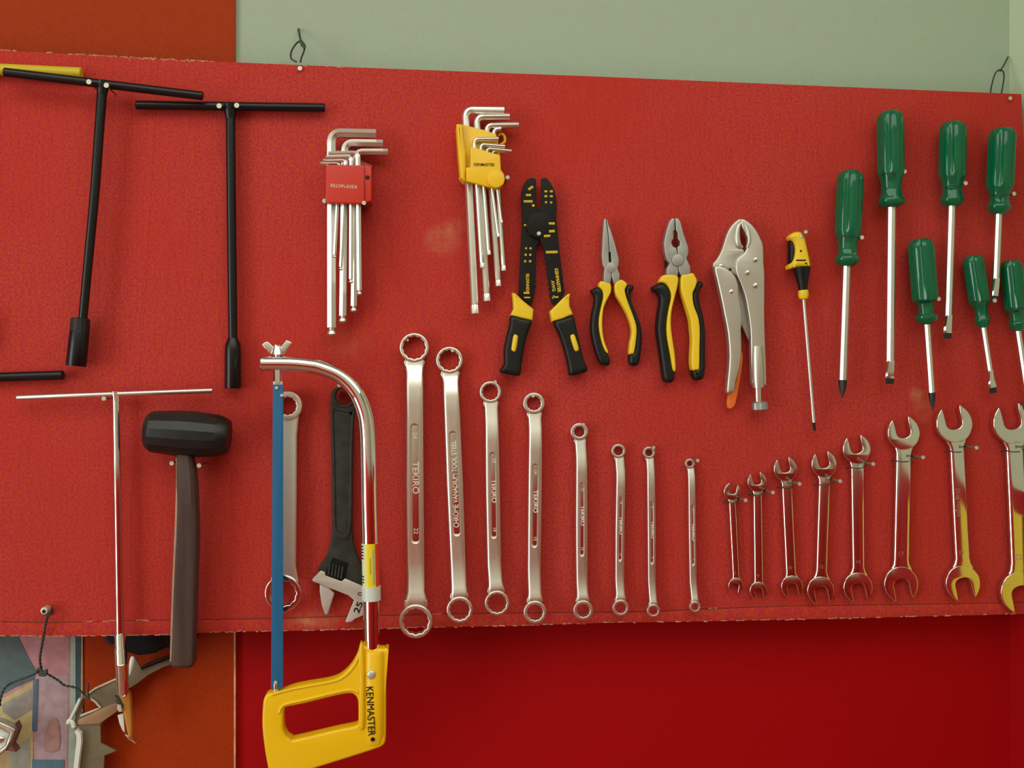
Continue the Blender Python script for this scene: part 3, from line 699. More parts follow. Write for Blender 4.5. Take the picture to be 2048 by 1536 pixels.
emit('lettering', text('Drop Forged', 1917, 1005, 13, -86, 6 + 3.4, .1, width=52), DULL, [o for o in COL.objects if o.get('label', '').endswith('second largest of the row of eight at lower right')][0])

# ================================================================== green screwdrivers
GS = 'green handled screwdrivers'
def screwdriver(label, a, c, d, hw, neck, bulge, shw, hend, tipk, endw, H=16, pos=(), ty=None):
    """a butt centre, c handle end (shaft start), d tip; positions pos = t of shoulder, neck, bulge along the handle"""
    t = Thing('screwdriver', label, 'screwdriver', (a[0] + c[0]) / 2, (a[1] + c[1]) / 2, GS)
    p1, p2, p3 = pos
    fl = lambda ang, i: 1 - (.17 * max(0, math.cos(6 * ang + .4) ) ** 2 if 2 <= i <= 6 else (.04 * math.cos(6 * ang) if i > 7 else 0))
    prof = [(0, hw * .52), (.012, hw * .72), (.05, hw * .93), (.1, hw), (.3, hw), (p1 * .6, hw), (p1 * .94, hw), (p1, hw * .93), (p1 + (p2 - p1) * .35, neck * 1.12), (p2, neck), (p2 + (p3 - p2) * .6, neck * 1.1), (p3 - .025, bulge * .96), (p3, bulge), (p3 + .03, bulge * .9), (1, hend)]
    emit('handle', lathe(a, c, H, prof, n=48, mod=fl, ang=40), GREEN, t)
    emit('butt_cap', lathe((a[0], a[1]), (a[0] + (c[0] - a[0]) * .02, a[1] + (c[1] - a[1]) * .02), H, [(0, hw * .42), (.5, hw * .5), (1, hw * .5)], n=20, mod=None), PALEP, t, label='pale round end of the green handle')
    L = Vector((d[0] - c[0], d[1] - c[1])); e = L.normalized(); ln = L.length
    def at(s): return (c[0] + e.x * s, c[1] + e.y * s)
    tip = 36 if tipk == 'cross' else 11
    if tipk == 'cross':
        emit('shaft', lathe(at(-4), at(ln - tip), H, [(0, shw), (1, shw)], n=8, ang=20, spin=PI / 8), SATIN, t)
        bm = lathe(at(ln - tip), d, H, [(0, shw * .98), (.08, shw * 1.05), (.55, shw * .85), (.9, shw * .3), (1, shw * .15)], n=16, mod=lambda an, i: 1 - (.3 * abs(math.sin(2 * an)) if i > 1 else 0), ang=25)
        emit('cross_tip', bm, DARKTIP, t)
    else:
        emit('shaft', lathe(at(-4), at(ln - 44), H, [(0, shw), (1, shw)], n=8, ang=20, spin=PI / 8), SATIN, t)
        x0, x1, x2, x3 = at(ln - 46), at(ln - 30), at(ln - 20), at(ln - tip)
        emit('blade_flare', loft([(*x0, shw * .95, H, shw * .48), (*x1, shw * .98, H, shw * .36), (*x2, endw * .98, H, shw * .26), (*x3, endw, H, .9)], OCT, smooth=3), STEEL, t)
        emit('blade_tip', loft([(*x3, endw * .98, H, .9), (*d, endw * .9, H, .45)], OCT), DARKTIP, t)
    return t
def prt(t, x, y, w, l, rot):   # pale printed strip on the handle
    emit('print', text('||||', x, y, w, rot, 29.6, .1, width=l), mat('faded grey print', (.25, .35, .28), .5), t)
screwdriver('large green cross tip screwdriver, leftmost of the green ones', (1701, 342), (1693.5, 533), (1684.3, 796), 25, 16.5, 22.5, 7.8, 12, 'cross', 0, H=17, pos=(.66, .82, .93))
screwdriver('longest green screwdriver with flat tip, topmost in the upper right', (1780.5, 223), (1783, 415), (1779.5, 768), 25, 17.5, 24, 8.4, 14, 'flat', 8.8, H=17, pos=(.66, .8, .94))
screwdriver('green flat tip screwdriver, third of the upper row, thin grey shaft', (1906, 244), (1903.5, 413), (1895, 677), 24.7, 16.5, 21.2, 7.2, 12, 'flat', 8.5, H=17, pos=(.66, .8, .93))
screwdriver('green screwdriver at the upper right edge, tip overlapping the handle below', (2005.5, 257), (1997, 429), (1990, 603), 24.5, 16, 20.5, 6.6, 10, 'flat', 6.5, H=21, pos=(.7, .82, .92))
screwdriver('green cross tip screwdriver in the lower row, left one', (1841, 478), (1854, 649), (1866, 821), 24, 12.5, 20, 6.2, 9, 'cross', 0, H=17, pos=(.72, .82, .92))
screwdriver('small green flat tip screwdriver in the lower row, middle one', (1945, 511), (1967, 655), (1987, 786), 19, 10.5, 13.5, 5.2, 8, 'flat', 7.6, H=14, pos=(.66, .8, .9))
screwdriver('green screwdriver at the lower right edge with a white gleaming shaft', (2021, 521), (2036, 662), (2062, 835), 19.5, 11, 15, 5.6, 8.5, 'cross', 0, H=13, pos=(.7, .8, .9))
for (hx, hy, lx, ly, nm, H) in ((1723.6, 475, 1674, 470, 'leftmost large', 17), (1808.7, 343, 1756, 352, 'longest', 17), (1930.7, 366.6, 1884, 378, 'third upper', 17), (2027.5, 387.6, 1976, 392, 'upper right edge', 21),
                           (1877, 598, 1828, 602, 'left lower row', 17), (1989, 601, 1938, 606, 'middle lower row', 14), (2062, 617, 2014, 617, 'lower right edge', 13)):
    nail(hx, hy, 'nail to the right of the %s green screwdriver' % nm, h=24, r=4)
    cx, cy = (hx + lx) / 2, (hy + ly) / 2
    wire('tie_wire', [(lx + 4, ly, 0), (lx + 3, ly, 12), (cx - 12, cy, H + 10.5), (cx, cy, H + 13.5), (cx + 12, cy, H + 10.5), (hx - 3, hy + 1, 16), (hx - 8, hy + 1, 4)], 'thin wire around the neck of the %s green screwdriver' % nm, .9)

# small yellow and black screwdriver
t = Thing('screwdriver', 'slim yellow and black screwdriver with a very thin long shaft', 'screwdriver', 1602, 500)
q = T(1560, 440, 7.68)
emit('handle', plate(catmull(q((165, 265), (190, 215), (240, 180), (310, 172), (365, 200), (400, 270), (430, 400), (465, 560), (485, 680), (480, 718), (420, 725), (300, 722), (200, 742), (165, 745), (155, 700), (190, 660), (230, 590), (250, 480), (240, 380), (205, 310)), 2), 2, 19, 4.5, res=4), YELG, t)
emit('side_grip', plate(catmull(q((170, 290), (215, 300), (250, 380), (258, 480), (240, 590), (205, 655), (170, 680), (165, 560), (168, 420)), 2), 3, 15, 3.0, res=3), GRIP, t)
emit('lower_grip', lathe(q((330, 722))[0], q((355, 1080))[0], 11, [(0, 15), (.03, 17.5), (.4, 13), (.8, 9.2), (1, 8.2)], n=20), GRIP, t)
emit('collar', lathe(q((358, 1070))[0], q((362, 1225))[0], 11, [(0, 7.5), (.15, 9.8), (.6, 10.2), (.9, 8), (1, 4)], n=20), YELG, t)
emit('shaft', px_tube([(1607, 596), (1627.6, 845)], 3.5, 11, n=12), SATIN, t)
emit('tip', loft([(1627.5, 842, 3.4, 11, 1.4), (1628.5, 853, 3.0, 11, .7), (1629.5, 862, 2.8, 11, .5)], OCT), DARKTIP, t)
emit('print', plate(q((250, 608), (400, 608), (400, 628), (250, 628)), 18.8, 19.4, .05), INK, t)
emit('print', disc(*q((322, 475))[0], 18.8, 19.5, 2, 10, .1), INK, t)
emit('hanging_eye', ball(*q((325, 262))[0], 18, 5, .5), NAILM, t)
nail(1611, 464, 'nail at the top of the yellow and black screwdriver', h=24, r=3.6)

# ================================================================== pliers
q = T(1160, 410, 3.49)
PL = 'yellow and black pliers'
def grips(t, items, h0, h1):
    for nm, pts, m, a, b, bev in items:
        emit(nm, plate(catmull(q(*pts), 3), a, b, bev, res=4, ang=60), m, t)
t = Thing('needle_nose_pliers', 'long nose pliers with yellow and black handles', 'pliers', 1222, 560, PL)
emit('jaw', plate(q((168, 96), (176, 92), (183, 100), (196, 200), (206, 328), (201, 332), (203, 394), (213, 400), (215, 440), (222, 500), (210, 560), (180, 560), (166, 520), (168, 470), (173, 440), (158, 412), (153, 350), (160, 200)), 6, 14, .9), DULL, t)
emit('jaw', plate(q((186, 100), (192, 102), (215, 170), (242, 255), (273, 375), (272, 415), (262, 440), (279, 480), (277, 530), (262, 552), (236, 548), (224, 500), (217, 440), (214, 400), (219, 394), (216, 332), (209, 328), (200, 210)), 6, 14, .9), DULL, t)
emit('pivot', disc(*q((216, 440))[0], 8, 14.2, 10, 24, .3), DULL, t)
emit('slot', plate(q((200, 330), (217, 330), (220, 395), (204, 395)), 7, 11, .2), INK, t)
grips(t, [('grip', ((75, 597), (98, 582), (122, 570), (150, 582), (165, 605), (166, 640), (150, 700), (137, 800), (140, 880), (162, 975), (196, 1035), (212, 1075), (212, 1110), (190, 1121), (150, 1110), (122, 1060), (93, 960), (77, 860), (84, 760), (104, 665), (96, 625)), GRIP, 1, 13, 4),
          ('grip_inlay', ((135, 552), (150, 530), (190, 540), (216, 552), (218, 605), (190, 662), (167, 720), (158, 800), (160, 880), (172, 950), (200, 1030), (180, 1022), (156, 965), (137, 880), (134, 800), (148, 720), (164, 650), (160, 600), (140, 575)), YELG, 4, 14.5, 1.6),
          ('grip', ((325, 560), (345, 556), (378, 562), (374, 590), (358, 620), (368, 690), (402, 765), (430, 850), (437, 930), (430, 1020), (418, 1095), (395, 1122), (355, 1115), (345, 1085), (350, 1040), (378, 1020), (392, 900), (380, 800), (340, 700), (318, 620)), GRIP, 1, 13, 4),
          ('grip_inlay', ((246, 545), (290, 520), (328, 545), (330, 560), (316, 590), (320, 620), (338, 680), (375, 775), (397, 850), (395, 930), (380, 1030), (362, 1040), (346, 1035), (352, 960), (364, 900), (358, 840), (330, 760), (285, 680), (250, 620)), YELG, 4, 14.5, 1.8)], 0, 0)
nail(1247, 566, 'nail behind the neck of the long nose pliers', h=5, r=2.5)
t = Thing('combination_pliers', 'combination pliers with yellow and black handles and round pipe grip', 'pliers', 1355, 540, PL)
emit('jaw', plate(q((640, 93), (660, 91), (663, 115), (664, 175), (655, 180), (655, 235), (643, 250), (641, 268), (652, 290), (672, 297), (683, 330), (683, 400), (690, 462), (682, 500), (606, 500), (608, 440), (628, 405), (604, 376), (592, 325), (586, 262), (603, 180), (622, 120)), 6, 16, 1.1), DULL, t)
emit('jaw', plate(q((664, 91), (685, 92), (702, 112), (726, 200), (757, 290), (759, 340), (745, 370), (757, 397), (771, 428), (776, 500), (712, 505), (692, 462), (685, 400), (685, 330), (680, 296), (698, 280), (700, 255), (684, 232), (682, 190), (671, 175), (667, 115)), 6, 16, 1.1), DULL, t)
emit('pivot', disc(*q((683, 385))[0], 10, 16.7, 12.5, 28, .4), DULL, t)
emit('pivot_rim', plate(circle(*q((683, 385))[0], 12.6, 28), 15.5, 16.6, .2, holes=[circle(*q((683, 385))[0], 11.2, 28)]), INK, t)
emit('jaw_back', plate(q((583, 280), (592, 300), (598, 345), (610, 372), (606, 470), (598, 470), (600, 400), (588, 350)), 3, 9, .5), INK, t)
grips(t, [('grip', ((508, 572), (540, 552), (575, 540), (600, 548), (630, 585), (640, 640), (626, 720), (610, 800), (610, 900), (625, 1000), (645, 1105), (668, 1158), (660, 1225), (640, 1240), (612, 1238), (588, 1212), (573, 1110), (555, 985), (540, 870), (549, 750), (562, 665), (548, 620), (518, 598)), GRIP, 1, 16, 4.6),
          ('grip_inlay', ((560, 535), (575, 500), (600, 486), (682, 494), (684, 560), (662, 650), (642, 740), (637, 830), (647, 930), (665, 1050), (670, 1152), (650, 1150), (634, 1050), (612, 930), (608, 840), (620, 740), (640, 640), (625, 580), (596, 546)), YELG, 4, 17.5, 1.8),
          ('grip', ((822, 540), (848, 530), (866, 545), (860, 572), (836, 600), (842, 680), (866, 770), (881, 880), (880, 1000), (881, 1120), (870, 1200), (845, 1222), (815, 1222), (796, 1200), (788, 1150), (830, 1130), (834, 1000), (835, 870), (822, 780), (794, 700), (786, 630), (800, 580)), GRIP, 1, 16, 4.6),
          ('grip_inlay', ((714, 490), (750, 484), (790, 474), (806, 495), (820, 528), (808, 575), (790, 620), (798, 700), (828, 780), (840, 870), (838, 1000), (835, 1140), (812, 1152), (788, 1150), (779, 1080), (786, 950), (780, 870), (772, 800), (742, 700), (712, 610), (706, 545)), YELG, 4, 17.5, 2)], 0, 0)
nail(1391, 562, 'nail behind the neck of the combination pliers', h=5, r=2.5)

t = Thing('locking_pliers', 'silver locking pliers with orange release lever', 'pliers', 1485, 560)
emit('orange_lever', plate(catmull(q((1118, 1020), (1136, 1040), (1135, 1110), (1110, 1270), (1086, 1390), (1058, 1420), (1030, 1412), (1034, 1330), (1070, 1290), (1095, 1200)), 2), 5, 9, 1), ORANGEL, t)
emit('toggle_link', plate(q((1060, 470), (1105, 490), (1125, 600), (1165, 700), (1190, 850), (1196, 985), (1160, 910), (1125, 830), (1100, 640), (1085, 540)), 6, 9, .5), DULL, t)
emit('body', plate(catmull(q((1128, 94), (1180, 117), (1230, 170), (1274, 258), (1283, 320), (1284, 400), (1291, 500), (1289, 700), (1292, 900), (1300, 1100), (1303, 1240), (1298, 1262), (1215, 1262), (1200, 1190), (1194, 980), (1190, 850), (1168, 700), (1150, 620), (1120, 540), (1098, 490), (1088, 430), (1102, 372), (1142, 340), (1165, 300), (1172, 240), (1152, 185), (1132, 150)), 2), 8, 17, 1.6, res=3), SILVER, t)
emit('upper_jaw', plate(catmull(q((1125, 93), (1085, 115), (1042, 168), (1015, 235), (990, 315), (955, 380), (930, 408), (938, 440), (965, 452), (1030, 455), (1090, 492), (1108, 500), (1100, 430), (1100, 385), (1142, 340), (1144, 310), (1112, 300), (1094, 268), (1085, 215), (1095, 160), (1128, 125)), 2), 7, 14.5, 1.2), SILVER, t)
emit('curved_tooth', px_tube(q((1128, 118), (1108, 140), (1097, 185), (1098, 245), (1112, 285), (1135, 296)), [2.5, 4.5, 5.5, 6, 5.4, 3], 14.5, n=14, smooth=4), SILVER, t)
emit('curved_tooth', px_tube(q((1138, 118), (1160, 150), (1178, 210), (1180, 260), (1166, 300)), [2, 3, 4, 4, 3], 16, n=12, smooth=4), SILVER, t)
emit('lever', plate(catmull(q((940, 430), (985, 425), (1040, 450), (1085, 495), (1108, 560), (1110, 620), (1126, 720), (1134, 800), (1127, 870), (1130, 1000), (1116, 1130), (1090, 1230), (1078, 1300), (1050, 1314), (1026, 1304), (1036, 1180), (1044, 1050), (1034, 900), (1012, 780), (984, 640), (955, 510)), 2), 9, 19, 2.4, res=4), SILVER, t)
emit('rolled_tube', px_tube(q((1234, 985), (1236, 1050), (1240, 1200), (1244, 1275)), [10, 12, 12.5, 11], 15, n=20), SILVER, t)
emit('screw', px_tube(q((1240, 1270), (1243, 1380)), [7, 6.5], 14, n=16), STEEL, t)
emit('adjusting_knob', lathe(*q((1254, 1372), (1257, 1436)), 14, [(0, 12), (.15, 15), (.85, 15.4), (1, 12)], n=26, mod=lambda a, i: 1 + .03 * math.cos(13 * a), ang=20), DULL, t)
for (x, y, r) in ((1228, 380, 4.6), (1172, 470, 4.6), (1228, 560, 4.8), (1057, 605, 5), (985, 425, 4.5), (1096, 806, 2.2), (1048, 450, 2.6)):
    emit('rivet', ball(*q((x, y))[0], 18.5 if x > 1090 or y > 500 else 17, r, .4), STEEL if r > 3 else INK, t)
nail(1441, 537, 'nail at the left shoulder of the locking pliers', h=7, r=3)

# wire stripper
q = T(980, 330, 3.49)
t = Thing('wire_stripper', 'black flat wire stripper with yellow collars and black grips', 'wire stripper', 1078, 470)
teeth = []
for k in range(9):
    teeth += [(327 - k * .6, 560 + k * 36), (318 - k * .6, 576 + k * 36)]
left = [(262, 97), (285, 90), (313, 92), (322, 110), (320, 200), (324, 290), (346, 312), (352, 420), (348, 500), (338, 545)] + teeth + [(308, 920), (288, 985), (200, 905), (203, 800), (214, 600), (221, 480), (226, 370), (217, 260), (221, 190), (238, 130)]
emit('jaw_arm', plate(q(*left), 6, 9, .4), PLATE, t)
teeth = []
for k in range(9):
    teeth += [(412 - k * 5, 900 - k * 36), (420 - k * 5, 882 - k * 36)]
right = [(358, 96), (378, 90), (398, 93), (425, 125), (450, 175), (464, 235), (468, 300), (462, 360), (472, 450), (485, 600), (506, 760), (522, 895), (500, 935), (452, 985), (430, 960)] + teeth + [(356, 540), (342, 480), (338, 400), (344, 330), (354, 300), (357, 200)]
emit('jaw_arm', plate(q(*right), 9.2, 12, .4), PLATE, t)
emit('pivot_disc', disc(*q((345, 420))[0], 9.2, 12.35, 26, 30, .3), PLATE, t)
emit('pivot_rivet', disc(*q((342, 478))[0], 11, 14, 4.2, 16, .4), NAILM, t)
emit('screw', disc(*q((303, 283))[0], 8, 10.3, 2.6, 12, .2), YELG, t)
def mk(a, b, w, h):
    A, B = q(a, b); emit('yellow_mark', loft([(*A, w / 2, h, .15), (A[0] * .5 + B[0] * .5, A[1] * .5 + B[1] * .5, w / 2, h, .15), (*B, w / 2, h, .15)], OCT), YELP, t)
for a, b, w in (((268, 172), (300, 150), 5), ((250, 210), (287, 210), 4.5), ((235, 254), (297, 254), 4.5), ((237, 420), (276, 420), 4), ((246, 582), (258, 582), 4), ((276, 582), (290, 582), 4), ((242, 627), (256, 627), 4.2), ((274, 627), (288, 627), 4.2), ((238, 672), (252, 672), 4.2), ((272, 672), (288, 672), 4.2),
                (((235, 893)), (275, 893), 4), ((238, 925), (280, 925), 3), ((272, 478), (286, 478), 3.5), ((300, 478), (312, 478), 3.5)): mk(a, b, w, 9.2)
emit('yellow_lettering', text('KENMASTER', *q((264, 820))[0], 8.5, 90, 9.2, .2, width=36, off=.3), YELP, t)
for a, b, w in (((380, 184), (400, 184), 4), ((418, 184), (438, 184), 4), ((380, 218), (400, 218), 4), ((418, 218), (438, 218), 4), ((384, 260), (398, 260), 4), ((420, 262), (434, 262), 4), ((410, 408), (452, 408), 4.5), ((412, 463), (452, 461), 5), ((376, 496), (420, 494), 4.5), ((390, 609), (472, 607), 5),
                ((438, 922), (478, 922), 3), ((447, 912), (436, 932), 3)): mk(a, b, w, 12.3)
emit('yellow_lettering', text('KENMASTER', *q((472, 805))[0], 9, -82, 12.2, .2, width=48, off=.4), YELP, t)
emit('yellow_lettering', text('AWG', *q((441, 845))[0], 9, -82, 12.2, .2, width=22, off=.3), YELP, t)
for nm, pts, m, a, b, bev, sm in (('collar', ((158, 890), (178, 895), (230, 945), (305, 1005), (298, 1085), (220, 1068), (145, 1048), (168, 1000), (163, 940)), YELG, 2, 16, 2.2, 1),
                              ('collar', ((562, 895), (545, 900), (500, 940), (422, 1020), (436, 1092), (510, 1072), (582, 1040), (558, 985), (556, 930)), YELG, 3, 17, 2.2, 1),
                              ('grip', ((147, 1050), (220, 1066), (293, 1084), (288, 1120), (262, 1190), (240, 1285), (222, 1400), (210, 1470), (140, 1462), (74, 1446), (78, 1420), (100, 1390), (102, 1340), (100, 1290), (122, 1180), (140, 1110)), GRIP, 1, 17, 4, 2),
                              ('grip', ((450, 1092), (510, 1070), (580, 1048), (596, 1090), (612, 1160), (640, 1290), (662, 1370), (684, 1415), (678, 1442), (620, 1460), (562, 1470), (552, 1420), (540, 1360), (515, 1265), (480, 1165)), GRIP, 1, 17, 4, 2)):
    emit(nm, plate(catmull(q(*pts), sm), a, b, bev, res=4, ang=60), m, t)
emit('grip_inlay', loft([(*q((182, 1186))[0], 3, 16.5, 1.5), (*q((179, 1200))[0], 5, 17, 1.8), (*q((166, 1285))[0], 5, 17, 1.8), (*q((160, 1300))[0], 3, 16.5, 1.5)], rnd(12), smooth=2), YELG, t)
emit('grip_inlay', loft([(*q((572, 1184))[0], 3, 16.5, 1.5), (*q((578, 1200))[0], 5, 17, 1.8), (*q((603, 1282))[0], 5, 17, 1.8), (*q((608, 1298))[0], 3, 16.5, 1.5)], rnd(12), smooth=2), YELG, t)

# ================================================================== hex key sets
def key(name, label, path, r, h, group, tip='ball', hs=None, m=SATIN, n=6):
    """path: short arm end, corner, long arm end (pixels); one bent rod"""
    t = Thing(name, label, 'hex key', path[-1][0], path[-1][1], group)
    e0, cn, e1 = [Vector(p) for p in path]
    R = max(r * 2.1, 9); d0 = (e0 - cn).normalized(); d1 = (e1 - cn).normalized()
    pts = [e0]
    for k in range(9):
        u = k / 8; A = cn + d0 * R; B = cn + d1 * R
        pts.append(A * (1 - u) ** 2 + cn * 2 * u * (1 - u) + B * u * u)
    L = e1
    if tip == 'ball': Lb = e1 - d1 * (r * 1.9)
    else: Lb = e1 - d1 * (r * 2.4)
    pts.append(Lb)
    hf = lambda p: h
    emit('rod', tube([P(p.x, p.y, h) for p in pts], r * scl(e1.x, e1.y, h), n=n, ang=30, spin=PI / 6), m, t)
    if tip == 'ball':
        emit('ball_end', lathe(tuple(Lb - d1 * .5), tuple(e1), h, [(0, r * .98), (.1, r * .62), (.25, r * .6), (.45, r * .95), (.7, r * 1.02), (.92, r * .75), (1, r * .4)], n=18), m, t)
    else:
        emit('star_end', lathe(tuple(Lb - d1 * .5), tuple(e1), h, [(0, r * .8), (.2, r * 1.05), (.95, r * 1.1), (1, r * .9)], n=24, mod=lambda a, i: 1 - .18 * max(0, math.cos(6 * a)), ang=30), m, t)
    return t
K1 = 'ball end hex keys in the red holder'
key('hex_key', 'thickest ball end hex key in the red holder', [(752, 268), (663, 266), (663.5, 674)], 9.8, 14, K1)
key('hex_key', 'second thickest hex key in the red holder', [(766, 287), (690, 286), (685.5, 647)], 8, 14, K1)
key('hex_key', 'third thickest hex key in the red holder, right pointing arm', [(776, 304), (712, 304), (707.5, 625)], 6.8, 14, K1)
key('hex_key', 'hex key at the right of the red holder, short arm pointing left', [(657, 308), (716, 306), (719, 591)], 5.4, 27, K1)
key('hex_key', 'hex key in the red holder ending above the third thickest one', [(652, 315.5), (703, 314), (702, 567)], 4.6, 28, K1)
key('hex_key', 'hex key in the red holder ending over the second thickest one', [(646, 322), (692, 321), (681.5, 541)], 4, 27.5, K1, m=SATIN)
key('hex_key', 'thin hex key in the red holder ending over the thickest one', [(641, 327), (679, 327), (669, 516)], 3.6, 27, K1)
t = Thing('key_holder', 'red plastic holder gripping the left set of hex keys', 'holder', 690, 370)
emit('front_plate', plate([(652, 333), (656, 329), (726, 330), (729, 334), (729, 404), (726, 408), (654, 406), (651, 402)], 31, 35, 1.2), REDP, t)
emit('back_plate', plate([(653, 296), (656, 294), (676, 298), (744, 330), (745, 403), (741, 406), (655, 404), (652, 400)], 2, 6.5, 1), REDP, t)
emit('middle_wall', plate([(654, 334), (728, 334), (743, 332), (743, 402), (654, 402)], 6.4, 9, .3), REDP, t)
emit('side_wall', plate([(727, 332), (733, 330), (743, 335), (743, 402), (728, 405)], 6, 33, 1), REDP, t)
emit('side_wall', plate([(651, 333), (656, 332), (656, 403), (651, 403)], 6, 33, .8), REDP, t)
emit('side_hole', disc(735, 355, 30, 33.3, 4.5, 16, .1), mat('dark hole', (.05, .0, .0), .8), t)
emit('lettering', text('KENMASTER', 687, 372, 9.5, 177, 35.2, .2, width=54, off=.1), PALEP, t)
nail(649, 402, 'nail at the lower left corner of the red key holder', h=24, r=4.6)
nail(728, 406, 'nail at the lower right corner of the red key holder', h=36, r=4.2)

K2 = 'star keys in the yellow holder'
key('star_key', 'thickest star key in the yellow holder, topmost short arm', [(1008, 221), (930, 220), (950, 628)], 8.2, 14, K2, 'star', n=12)
key('star_key', 'second thickest star key in the yellow holder', [(1019, 233), (953, 234), (974, 603)], 7, 14, K2, 'star', n=12)
key('star_key', 'third thickest star key in the yellow holder, short arm reaching furthest right', [(1037, 250), (973, 251), (996.8, 573)], 5.8, 14, K2, 'star', n=12)
key('star_key', 'fourth star key of the back row in the yellow holder', [(1002, 258), (987, 259), (1007.5, 542)], 4.8, 14, K2, 'star', n=12)
key('star_key', 'upper key of the front row in the yellow holder', [(997, 278), (948, 279), (964.5, 536)], 4.4, 25, K2, 'star', n=12)
key('star_key', 'second key of the front row in the yellow holder', [(1010, 293), (961, 289), (978, 510)], 3.8, 25, K2, 'star', n=12)
key('star_key', 'third key of the front row in the yellow holder', [(1023, 302), (973, 297), (997, 474)], 3, 25, K2, 'star', n=12)
key('star_key', 'thinnest key of the front row in the yellow holder', [(1012, 304), (984, 302), (1003.5, 446)], 2.5, 24, K2, 'star', n=12)
t = Thing('key_holder', 'yellow plastic holder gripping the right set of star keys', 'holder', 955, 320)
q = T(900, 190, 7.31)
emit('back_plate', plate(q((90, 440), (105, 420), (200, 425), (330, 462), (520, 510), (680, 568), (700, 600), (705, 690), (730, 880), (745, 1100), (720, 1300), (600, 1340), (330, 1270), (210, 1255), (150, 1195), (120, 850)), 2, 8, 1), YEL, t)
emit('middle_plate', plate(q((100, 445), (200, 432), (330, 470), (520, 518), (675, 575), (690, 640), (700, 820), (740, 1100), (600, 1330), (330, 1265), (200, 1250), (150, 1190), (122, 850)), 18.5, 21.5, .6), YEL, t)
emit('spine', plate(catmull(q((92, 445), (110, 425), (190, 430), (205, 600), (240, 830), (245, 1050), (250, 1260), (205, 1255), (150, 1200), (120, 850)), 1), 4, 27, 3, res=3), YEL, t)
emit('front_plate', plate(q((300, 770), (320, 752), (430, 785), (600, 840), (712, 868), (735, 890), (745, 1090), (790, 1150), (805, 1230), (780, 1310), (720, 1360), (660, 1368), (560, 1345), (330, 1285), (240, 1262), (235, 1062), (300, 1050)), 28, 32.5, 1.1), YEL, t)
emit('lobe', disc(*q((675, 1230))[0], 4, 35, 17.3, 30, 1), YEL, t)
emit('loop', px_tube(q((700, 590), (760, 570), (800, 620), (795, 690), (740, 725)), 2.8, 8, n=10, smooth=5), YEL, t)
emit('lettering', text('KENMASTER', *q((500, 1020))[0], 8.5, 0, 32.7, .2, width=41, off=.05), INK, t)
nail(1015, 355, 'nail at the right of the yellow key holder', h=24, r=4)
nail(921.5, 357, 'nail at the lower left of the yellow key holder', h=12, r=4)

# ================================================================== below the board, lower left
q = T(130, 1260, 5.566)
HB = -26
# poster on the orange wall
t = Thing('poster', 'faded pink, teal and yellow poster on the orange wall below the board', 'poster', 80, 1400)
def flat(name, pts, m, h, par=None): emit(name, plate(pts, h - .4, h, .05, href=h), m, par or t)
pc = lambda n, c: mat(n, c, .45, var=.12, vscale=120)
HP = -39.5
flat('sheet', [(-260, 1180), (165.5, 1180), (165, 1640), (-260, 1640)], pc('poster beige edge', (.50, .38, .24)), HP)
flat('border', [(-258, 1182), (162, 1182), (160, 1640), (-258, 1640)], pc('poster dark teal', (.03, .09, .11)), HP + .5)
flat('border', [(-256, 1184), (151, 1184), (151, 1640), (-256, 1640)], pc('poster pale green', (.36, .44, .37)), HP + .9)
flat('print', [(-250, 1186), (140, 1186), (138, 1420), (132, 1640), (-250, 1640)], pc('poster pink', (.50, .25, .28)), HP + 1.3)
flat('print', [(70, 1350), (136, 1350), (134, 1520), (68, 1520)], pc('poster lilac', (.40, .30, .33)), HP + 1.5)
flat('print', [(-250, 1186), (0, 1190), (37, 1274), (52, 1305), (72, 1342), (70, 1358), (30, 1375), (0, 1392), (-250, 1480)], pc('poster teal', (.10, .17, .18)), HP + 1.7)
flat('print', [(-250, 1420), (5, 1398), (66, 1363), (66, 1640), (-250, 1640)], pc('poster yellow', (.50, .42, .20)), HP + 2.0)
flat('print', [(4, 1408), (64, 1378), (64, 1420), (30, 1440), (6, 1425)], pc('poster grey violet', (.32, .29, .27)), HP + 2.2)
flat('print', [(20, 1500), (60, 1475), (62, 1640), (10, 1640)], pc('poster grey green', (.30, .32, .26)), HP + 2.2)
flat('print', [(66, 1360), (76, 1358), (74, 1462), (64, 1462)], pc('poster blue', (.09, .15, .25)), HP + 2.3)
flat('print', [(64, 1520), (128, 1520), (128, 1640), (64, 1640)], pc('poster deep teal', (.06, .15, .19)), HP + 2.3)
flat('print', catmull([(100, 1440), (112, 1438), (118, 1455), (118, 1500), (90, 1500), (90, 1465)], 2), pc('poster dusty rose', (.36, .21, .20)), HP + 2.6)
# twisted wire from the eye bolt
t = Thing('eye_bolt', 'small greenish eye bolt in the lower left corner of the board', 'bolt', 91, 1222)
emit('bolt_head', disc(88, 1222, 1, 12, 7.5, 16, .6), NAILM, t)
emit('socket_dimple', disc(87.5, 1223, 11, 12.2, 3.6, 12, .1), INK, t)
emit('washer', disc(95, 1222, 0, 3, 9.5, 18, .4), WIRE, t)
t = wire('hanging_wire', [(95, 1232, 10), (91, 1250, 8), (86, 1280, 4), (80, 1315, 0), (83, 1340, -4)], 'twisted dark wire hanging from the eye bolt and forking left and right', 1.5, tw=True)
def strand2(pts):
    a = wire('tmp', pts, 'x', 1.3, tw=True)
    for o in [o for o in COL.objects if o.parent == a.o]:
        o.data.transform(Matrix.Translation(a.o.location - t.o.location)); o.parent = t.o
    bpy.data.objects.remove(a.o)
strand2([(83, 1342, -4), (60, 1352, -8), (28, 1364, -12), (10, 1376, -12), (2, 1395, -12), (0, 1412, -12)])
